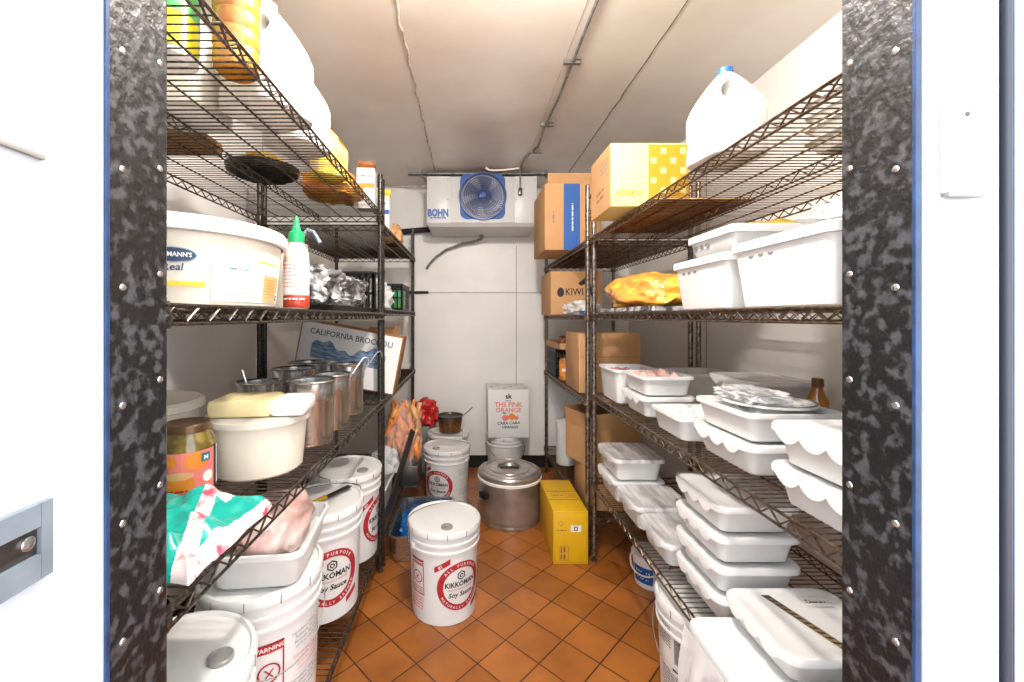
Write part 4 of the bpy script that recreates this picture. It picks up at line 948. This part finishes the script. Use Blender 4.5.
# teal bag
def sheet_bag(x0, x1, y0, y1, h, seed, nx=40, ny=40):
    vs = []; fs = []; 
    for side in (0, 1):
        for j in range(ny+1):
            for i in range(nx+1):
                u, v = i/nx, j/ny
                e = min(1, 5*min(u, 1-u, v, 1-v))**0.6
                n_ = noise.noise(Vector((u*4+seed, v*5, seed)))*0.35+noise.noise(Vector((u*11, v*9+seed, 2)))*0.15
                wob = 0.015*noise.noise(Vector((u*3, v*3, seed+4)))
                z = 0.003+(h*e*(0.62+n_) if side else 0)
                vs.append((x0+(x1-x0)*u+wob, y0+(y1-y0)*v+wob, max(z, 0.003 if side else 0.001)))
    m_ = (nx+1)*(ny+1)
    for s_ in (0, 1):
        for j in range(ny):
            for i in range(nx): k = s_*m_+j*(nx+1)+i; fs.append((k, k+1, k+nx+2, k+nx+1))
    return vs, fs, m_
vs, fs, m_ = sheet_bag(-0.145, 0.142, -0.125, 0.135, 0.075, 3, 180, 160)
mb = MB(); mb.v = vs; mb.f = fs; half = len(fs)//2
for fi, f in enumerate(fs):
    cx = sum(vs[i][0] for i in f)/4; cy = sum(vs[i][1] for i in f)/4
    l1 = cx-(0.080-0.37*cy); l2 = cx-(0.112+0.10*cy)
    fl = abs(l1) < 0.013 or l2 > 0.010 or (l1 > 0 and cy > 0.060 and l2 < -0.03)
    mb.m.append(1 if fl else 0)
o = mb.build('tortilla_bag', ['bag_teal', 'bag_floral'], None, 60); o.location = (-0.550, 0.735, 0.826)
tag(o, 'teal and floral plastic bag lying in front of the pickle jar', 'bag')
# ------------------------------------------------------------------ bottom left extras
t = thing('meat_tub', 'cloudy tub of pale meat stacked on a pail, bottom left shelf', 'tub', (-0.535, 1.150, 0.5585), 0.10)
mb = MB(); mb.rloft([(0.19, 0.25, 0.03, 0), (0.20, 0.26, 0.03, 0.006), (0.22, 0.285, 0.035, 0.075), (0.24, 0.30, 0.04, 0.076), (0.24, 0.30, 0.04, 0.088), (0.225, 0.285, 0.036, 0.089), (0.205, 0.265, 0.03, 0.05)]); mb.build('tub', 'bin_white', t)
bag('wrapped_meat', 'pale wrapped meat piled in the cloudy tub on the pail', 'meat', (-0.535, 1.150, 0.6105), (0.090, 0.115, 0.065), 'meat_pink', 71, 0.18, 2.5, rz=0.1)
t = thing('spatula', 'spatula with a dark blade laid across a pail lid', 'spatula', (-0.510, 1.545, 0.5625), -0.5)
mb = MB(); mb.rbox(-0.012, 0.012, -0.02, 0.10, 0, 0.004, 0.0015); mb.build('blade', 'steel_dark', t)
mb = MB(); mb.rbox(-0.009, 0.009, -0.12, -0.02, 0, 0.010, 0.003); mb.build('handle', 'ink_mustard', t)
# far left rack bottom: tub, leaning board, bags
t = thing('white_tub', 'low white tub under the leaning board, far left rack', 'tub', (-0.570, 2.30, 0.18))
mb = MB(); mb.rloft([(0.22, 0.30, 0.03, 0), (0.235, 0.32, 0.04, 0.006), (0.255, 0.35, 0.045, 0.13), (0.28, 0.37, 0.05, 0.132), (0.28, 0.37, 0.05, 0.145), (0.262, 0.355, 0.045, 0.146), (0.235, 0.32, 0.04, 0.012)]); mb.build('tub', 'bin_white', t)
t = thing('cutting_board', 'dark board leaning out of the far left rack beside the carrots', 'board', (-0.43, 2.20, 0.19), 0)
MB().bar((0, 0, 0), (0.105, 0.24, 0.37), 0.010, 0.045).build('board', 'steel_dark', t)
bag('produce_bag', 'clear bag of orange carrots hanging beside the far left rack', 'bag', (-0.405, 2.66, 0.315), (0.100, 0.15, 0.20), 'film_clear', 81, 0.22, 2.5)
bag('plastic_bag', 'clear crumpled bag on the low white tub, far left rack', 'bag', (-0.48, 2.42, 0.335), (0.070, 0.06, 0.07), 'film_white', 82, 0.35, 3.5)
random.seed(8); mb = MB()
for k in range(190):
    p = Vector((random.uniform(-0.085, 0.090), random.uniform(-0.13, 0.12), random.uniform(0.05, 0.33))); d = Vector((random.uniform(-.5, .5), random.uniform(-.5, .5), random.choice((-1, 1)))).normalized()
    L_ = random.uniform(0.06, 0.10); r_ = random.uniform(0.011, 0.017)
    mb.mi = 0 if random.random() < 0.75 else 1
    mb.tube([p-d*L_/2, p-d*L_*0.4, p, p+d*L_*0.4, p+d*L_/2], [r_*0.4, r_*0.9, r_, r_*0.75, r_*0.25], 7)
o = mb.build('carrots', ['carrot_orange', 'peach'], None, 60); o.location = (-0.405, 2.66, 0.320); tag(o, 'heap of small orange carrots inside the clear bag', 'carrots', kind='stuff')
o = MB().rbox(-0.09, 0.09, -0.10, 0.10, 0, 0.132, 0.008).build('grey_box', 'steel_dark', None); o.location = (-0.40, 2.66, 0.1805); tag(o, 'dark box under the carrot bag at the far left rack', 'box')
bag('mesh_bag', 'bright red bag on the grey bin in the back left corner', 'bag', (-0.345, 3.29, 0.381), (0.090, 0.085, 0.105), 'bag_red', 85, 0.35, 3)
o = MB().rbox(-0.057, 0.057, -0.09, 0.09, 0, 0.38, 0.01).build('grey_bin', 'plastic_grey', None); o.location = (-0.343, 3.310, 0); tag(o, 'narrow grey bin on the tiles carrying the red bag', 'bin')
# pan with blue bag
t = thing('steel_pan', 'deep steel pan on the tiles lined with a blue bag', 'pan', (-0.245, 2.30, 0))
mb = MB(); w, d, h = 0.325, 0.48, 0.135
mb.rloft([(w-0.07, d-0.07, 0.03, 0), (w-0.05, d-0.05, 0.035, 0.006), (w-0.025, d-0.025, 0.04, h-0.006), (w, d, 0.045, h-0.004), (w, d, 0.045, h), (w-0.03, d-0.03, 0.04, h), (w-0.058, d-0.058, 0.03, 0.012)]); mb.build('pan', 'steel', t)
bag('blue_bag', 'glossy blue plastic bag inside the deep steel pan', 'bag', (-0.245, 2.29, 0.014), (0.118, 0.185, 0.072), 'bag_blue', 91, 0.25, 3.5, boxy=0.6)
# big insulated steel pot
t = thing('steel_stockpot', 'big lidded steel pot with a white gasket standing in the aisle', 'pot', (0.246, 2.560, 0), 0)
mb = MB(); mb.lathe([(0.165, 0), (0.178, 0.003), (0.180, 0.014), (0.178, 0.022), (0.183, 0.030), (0.187, 0.050), (0.187, 0.238), (0.190, 0.246), (0.186, 0.252)], 64); mb.build('pot_body', 'steel_brushed', t)
mb = MB(); mb.lathe([(0.186, 0.249), (0.193, 0.250), (0.194, 0.262), (0.188, 0.266)], 64); mb.build('gasket', 'plastic_ivory', t)
mb = MB(); mb.lathe([(0.188, 0.265), (0.190, 0.268), (0.190, 0.288), (0.184, 0.296), (0.168, 0.300), (0.166, 0.304), (0.150, 0.306), (0.147, 0.302), (0.128, 0.303), (0.125, 0.308), (0.070, 0.310), (0.062, 0.302), (0.057, 0.292), (0.01, 0.290)], 64); l = mb.build('lid', 'steel_brushed', t)
mb = MB(); mb.rbox(-0.058, 0.058, -0.014, 0.014, 0.300, 0.308, 0.003); mb.build('lid_grip', 'plastic_black', l)
mb = MB(); mb.T = Matrix.Rotation(math.radians(36), 4, 'Z'); mb.rbox(-0.212, -0.180, -0.032, 0.032, 0.165, 0.200, 0.006); mb.build('side_handle', 'plastic_black', t)
mb = MB(); mb.T = Matrix.Rotation(math.radians(36), 4, 'Z'); mb.rbox(0.180, 0.212, -0.032, 0.032, 0.165, 0.200, 0.006); mb.build('side_handle', 'plastic_black', t)
# small pot on the rear pail
t = thing('sauce_pot', 'small steel pot of leftovers on the rear pail lid', 'pot', (-0.140, 3.095, 0.3775))
mb = MB(); mb.lathe([(0.070, 0), (0.078, 0.004), (0.092, 0.118), (0.097, 0.122), (0.093, 0.122), (0.085, 0.108), (0.02, 0.100)], 36); mb.build('pot_body', 'steel_dark', t)
mb = MB(); mb.lathe([(0.0795, 0.012), (0.0895, 0.090)], 36, cap0=False, cap1=False); mb.build('stained_band', 'stew_mix', t)
mb = MB(); mb.tube([(0.085, -0.02, 0.115), (0.13, -0.03, 0.150), (0.165, -0.035, 0.185)], 0.004, 6); mb.build('handle', 'steel', t)

# ------------------------------------------------------------------ far right rack, third shelf goods
crate('black crate at the far end of the middle shelf, far right rack', (0.755, 3.10, 0.80), 0.30, 0.34, 0.20)
for k in range(3):
    t = thing('sauce_jar', ('leftmost', 'middle', 'rightmost')[k]+' orange labelled jar in front of the black crate, far right rack', 'jar', (0.638+0.078*k, 2.80, 0.80), 0, 'orange labelled jars')
    mb = MB(); mb.lathe([(0.032, 0), (0.036, 0.004), (0.036, 0.13), (0.028, 0.145), (0.028, 0.15)], 20); mb.build('glass', 'oil_amber', t)
    mb = MB(); mb.lathe([(0.030, 0.148), (0.030, 0.168), (0.027, 0.170)], 18); mb.build('lid', 'plastic_black', t)
    a = Art(); a.rect('ink_orange', -0.04, 0.03, 0.04, 0.11, 1, nu=8); a.rect('ink_white', -0.025, 0.06, 0.025, 0.08, 2, nu=5); a.build('label', on_cyl(0.036), t)
t = thing('cardboard_tray', 'shallow cardboard tray of brown onions on the crate and jars', 'tray', (0.735, 3.02, 1.0005), 0)
mb = MB(); w2, d2 = 0.14, 0.24
mb.box(-w2, w2, -d2, d2, 0, 0.004)
for q in ((-w2, w2, -d2, -d2+0.004), (-w2, w2, d2-0.004, d2), (-w2, -w2+0.004, -d2, d2), (w2-0.004, w2, -d2, d2)): mb.box(*q, 0, 0.045)
mb.build('tray', 'cardboard', t)
wh = ['front left', 'front right', 'centre left', 'centre right', 'rear left', 'rear right']
for k in range(6):
    x = 0.665+0.115*(k % 2)+0.006*k; y = 2.84+0.12*(k//2)
    bag('onion', wh[k]+' brown onion in the cardboard tray, far right rack', 'onion', (x, y, 1.005), (0.042+0.004*(k % 3), 0.046, 0.045), 'onion_brown', 100+k, 0.10, 1.6, sub=3, boxy=0.95, group='brown onions in the tray')

# ------------------------------------------------------------------ evaporator unit
X0, X1, Y0, Y1, Z0, Z1 = -0.302, 0.489, 3.02, 3.40, 1.885, 2.232
t = thing('evaporator', 'white ceiling hung cooler unit with a blue grilled fan, back wall', 'cooling unit', ((X0+X1)/2, (Y0+Y1)/2, Z0))
w2, d2, h = (X1-X0)/2, (Y1-Y0)/2, Z1-Z0
mb = MB(); mb.rbox(-w2+0.002, w2-0.002, -d2+0.004, d2, 0.014, h, 0.004); mb.build('cabinet', 'unit_white', t)
MB().rbox(-w2, -w2+0.168, -d2, d2-0.01, 0.012, h+0.001, 0.003).build('end_panel', 'unit_white', t)
MB().rbox(w2-0.162, w2, -d2, d2-0.01, 0.012, h+0.001, 0.003).build('end_panel', 'unit_white', t)
mb = MB(); mb.add([(-w2-0.004, -d2-0.004, 0.012), (w2+0.004, -d2-0.004, 0.012), (w2+0.004, d2, 0.012), (-w2-0.004, d2, 0.012), (-w2+0.015, -d2+0.02, -0.012), (w2-0.015, -d2+0.02, -0.012), (w2-0.015, d2, -0.018), (-w2+0.015, d2, -0.018)],
                   [(0, 1, 2, 3), (4, 5, 6, 7), (0, 1, 5, 4), (1, 2, 6, 5), (2, 3, 7, 6), (3, 0, 4, 7)]); mb.build('drain_pan', 'unit_white', t, 0)
fx, fz, fr = 0.098-(X0+X1)/2, 2.086-Z0, 0.168
a = Art(); vs = rrect(0.325, 0.325, 0.05, 6, fx, fz); a.poly('ink_blue', vs, [tuple(range(len(vs)))], 1); a.disc('unit_white', fx, fz, 0.155, 40, 2); a.build('fan_plate', on_front(0, -d2, 0), t, 0.001)
for sx in (-1, 1):
    for sz in (-1, 1): pass
mb = MB(); nb = 5
for k in range(nb):
    vs = []; fs = []
    for i in range(7):
        rr = 0.035+0.105*i/6
        for j in range(5):
            an = 2*PI*k/nb+(j/4-0.5)*0.85+0.25*i/6
            vs.append((fx+rr*math.cos(an), -d2-0.012-0.018*(j/4), fz+rr*math.sin(an)))
    for i in range(6):
        for j in range(4): q = i*5+j; fs.append((q, q+1, q+6, q+5))
    mb.add(vs, fs)
mb.T = Matrix.Translation((fx, -d2, fz)) @ Matrix.Rotation(PI/2, 4, 'X'); mb.lathe([(0.038, 0.002), (0.036, 0.035), (0.02, 0.040)], 24); mb.T = None
mb.build('fan_blades', 'blade_grey', t)
mb = MB(); yd = lambda r_: -d2-0.050+0.030*(r_/fr)**3
for r_ in (0.168, 0.164, 0.148, 0.132, 0.116, 0.100, 0.084, 0.068, 0.052, 0.036, 0.022): mb.tube([(fx+r_*math.cos(2*PI*i/44), yd(r_), fz+r_*math.sin(2*PI*i/44)) for i in range(44)], 0.002 if r_ < 0.16 else 0.004, 5, True)
for k in range(54):
    pts = [];
    for i in range(9):
        q = i/8; r_ = 0.022+0.144*q; an = 2*PI*k/54+0.95*q; pts.append((fx+r_*math.cos(an), yd(r_)-0.001, fz+r_*math.sin(an)))
    mb.tube(pts, 0.0018, 4)
mb.tube([(fx+0.167*math.cos(2*PI*i/44), -d2-0.002, fz+0.167*math.sin(2*PI*i/44)) for i in range(44)], 0.004, 6, True)
for k in range(4): an = PI/4+k*PI/2; mb.tube([(fx+0.167*math.cos(an), -d2-0.022, fz+0.167*math.sin(an)), (fx+0.178*math.cos(an), -d2-0.001, fz+0.178*math.sin(an))], 0.003, 5)
g = mb.build('fan_guard', 'guard_blue', t)
mb = MB(); mb.T = Matrix.Translation((fx, -d2-0.050, fz)) @ Matrix.Rotation(PI/2, 4, 'X'); mb.lathe([(0.017, 0), (0.017, 0.004), (0.010, 0.006)], 20); mb.build('badge', 'ink_blue', g)
a = Art(); a.text('ink_blue', 'BOHN', -w2+0.080, 0.060, 0.072, 0.05, 1, sx=0.72); a.rect('ink_blue', -w2+0.025, 0.040, -w2+0.135, 0.054, 1); a.scrib('ink_white', -w2+0.080, 0.043, 0.09, 0.008)
a.build('logo', on_front(0, -d2, 0), t, 0.0006)
mb = MB()
for x in (-w2+0.02, -w2+0.150, w2-0.150, w2-0.02):
    for z in (0.05, 0.18, 0.32):
        mb.T = Matrix.Translation((x, -d2, z)) @ Matrix.Rotation(PI/2, 4, 'X'); mb.lathe([(0.004, 0), (0.004, 0.0015), (0.002, 0.0025)], 10)
mb.T = None; mb.build('screws', 'steel', t)
# hanging rail
t = thing('hanger_rail', 'thin metal rail carrying the cooler unit below the ceiling', 'rail', (0.08, 3.05, 2.252))
mb = MB(); mb.box(-0.52, 0.52, -0.012, 0.012, -0.006, 0.000); mb.box(-0.52, 0.52, -0.012, -0.009, -0.006, 0.012); mb.build('rail', 'pipe_grey', t)
for x in (-0.42, 0.48):
    mb = MB(); mb.tube([(x, 0, -0.03), (x, 0, 0.038)], 0.004, 8); mb.lathe([(0.010, -0.016), (0.010, -0.006)], 6, x, 0); mb.lathe([(0.010, 0.0005), (0.010, 0.010)], 6, x, 0)
    mb.tube([(x, 0, -0.005), (x+0.030, -0.01, -0.045), (x+0.025, -0.02, -0.058)], 0.006, 8); mb.build('hanger_bolt', 'pipe_grey', t)
for x in (-0.30, 0.30):
    mb = MB(); mb.tube([(x, 0, -0.020), (x, 0, 0.038)], 0.004, 8); mb.build('hanger_bolt', 'pipe_grey', t)
# conduit on ceiling with clips
t = thing('ceiling_conduit', 'thin grey conduit clipped along the ceiling towards the cooler unit', 'conduit', (0.43, 0.6, ZC))
P = [(0, 0, -0.008), (0.0, 0.9, -0.008), (0.004, 1.40, -0.008), (-0.006, 1.75, -0.008), (0.0, 2.02, -0.008), (-0.055, 2.20, -0.010), (-0.065, 2.36, -0.012), (-0.065, 2.39, -0.06), (-0.065, 2.395, -0.16)]
mb = MB(); mb.tube(P, 0.006, 8); mb.build('conduit', 'pipe_grey', t)
for y in (0.55, 1.15, 1.72, 2.10):
    mb = MB(); mb.box(-0.035, 0.035, y-0.009, y+0.009, -0.0165, -0.0145); mb.box(-0.035, -0.012, y-0.009, y+0.009, -0.015, 0.0); mb.box(0.012, 0.035, y-0.009, y+0.009, -0.015, 0.0); mb.build('clip', 'pipe_grey', t)
mb = MB(); mb.rbox(-0.078, -0.050, 2.385, 2.41, -0.20, -0.15, 0.004); mb.build('connector', 'steel_dark', t)
t = thing('flexible_hose', 'pale flexible hose looping above the cooler unit', 'hose', (0.12, 2.98, 2.262))
mb = MB(); mb.tube([(0, 0, 0.020), (0.02, 0, 0.002), (0.06, 0, -0.006+0.004), (0.14, 0.0, 0.002), (0.20, -0.0, 0.010), (0.235, -0.01, 0.012)], 0.007, 8); mb.build('hose', 'plastic_ivory', t)
# drain pipe and conduits at the back wall
t = thing('drain_pipe', 'grey drain pipe curving down the back wall under the cooler unit', 'pipe', (0.10, 3.33, 1.868))
mb = MB(); mb.tube([(0, 0, 0.0), (0, 0.0, -0.028)], 0.016, 12); mb.build('elbow', 'plastic_grey', t)
mb = MB(); mb.tube([(0, 0, -0.028), (-0.04, 0.01, -0.042), (-0.15, 0.035, -0.060), (-0.28, 0.055, -0.105), (-0.37, 0.065, -0.165), (-0.425, 0.07, -0.225), (-0.445, 0.072, -0.260)], 0.010, 10); mb.build('pipe', 'pipe_grey', t)
t = thing('insulated_line', 'black foam covered line running left from the cooler unit', 'pipe', (-0.30, 3.36, 1.92))
mb = MB(); mb.tube([(0.0, 0, 0), (-0.10, 0.01, -0.004), (-0.16, 0.015, -0.008), (-0.22, 0.02, -0.012), (-0.30, 0.02, -0.012)], 0.022, 12); mb.build('foam_sleeve', 'foam_black', t)
t = thing('wall_conduit', 'thin conduit with a black end running level across the back wall', 'conduit', (0, YB-0.008, 1.42))
mb = MB(); mb.tube([(-0.33, 0, 0), (0.56, 0, 0)], 0.0035, 8); mb.build('conduit', 'unit_white', t)
mb = MB(); mb.tube([(-0.60, -0.008, 0), (-0.33, -0.008, 0)], 0.011, 10); mb.build('sleeve', 'foam_black', t)
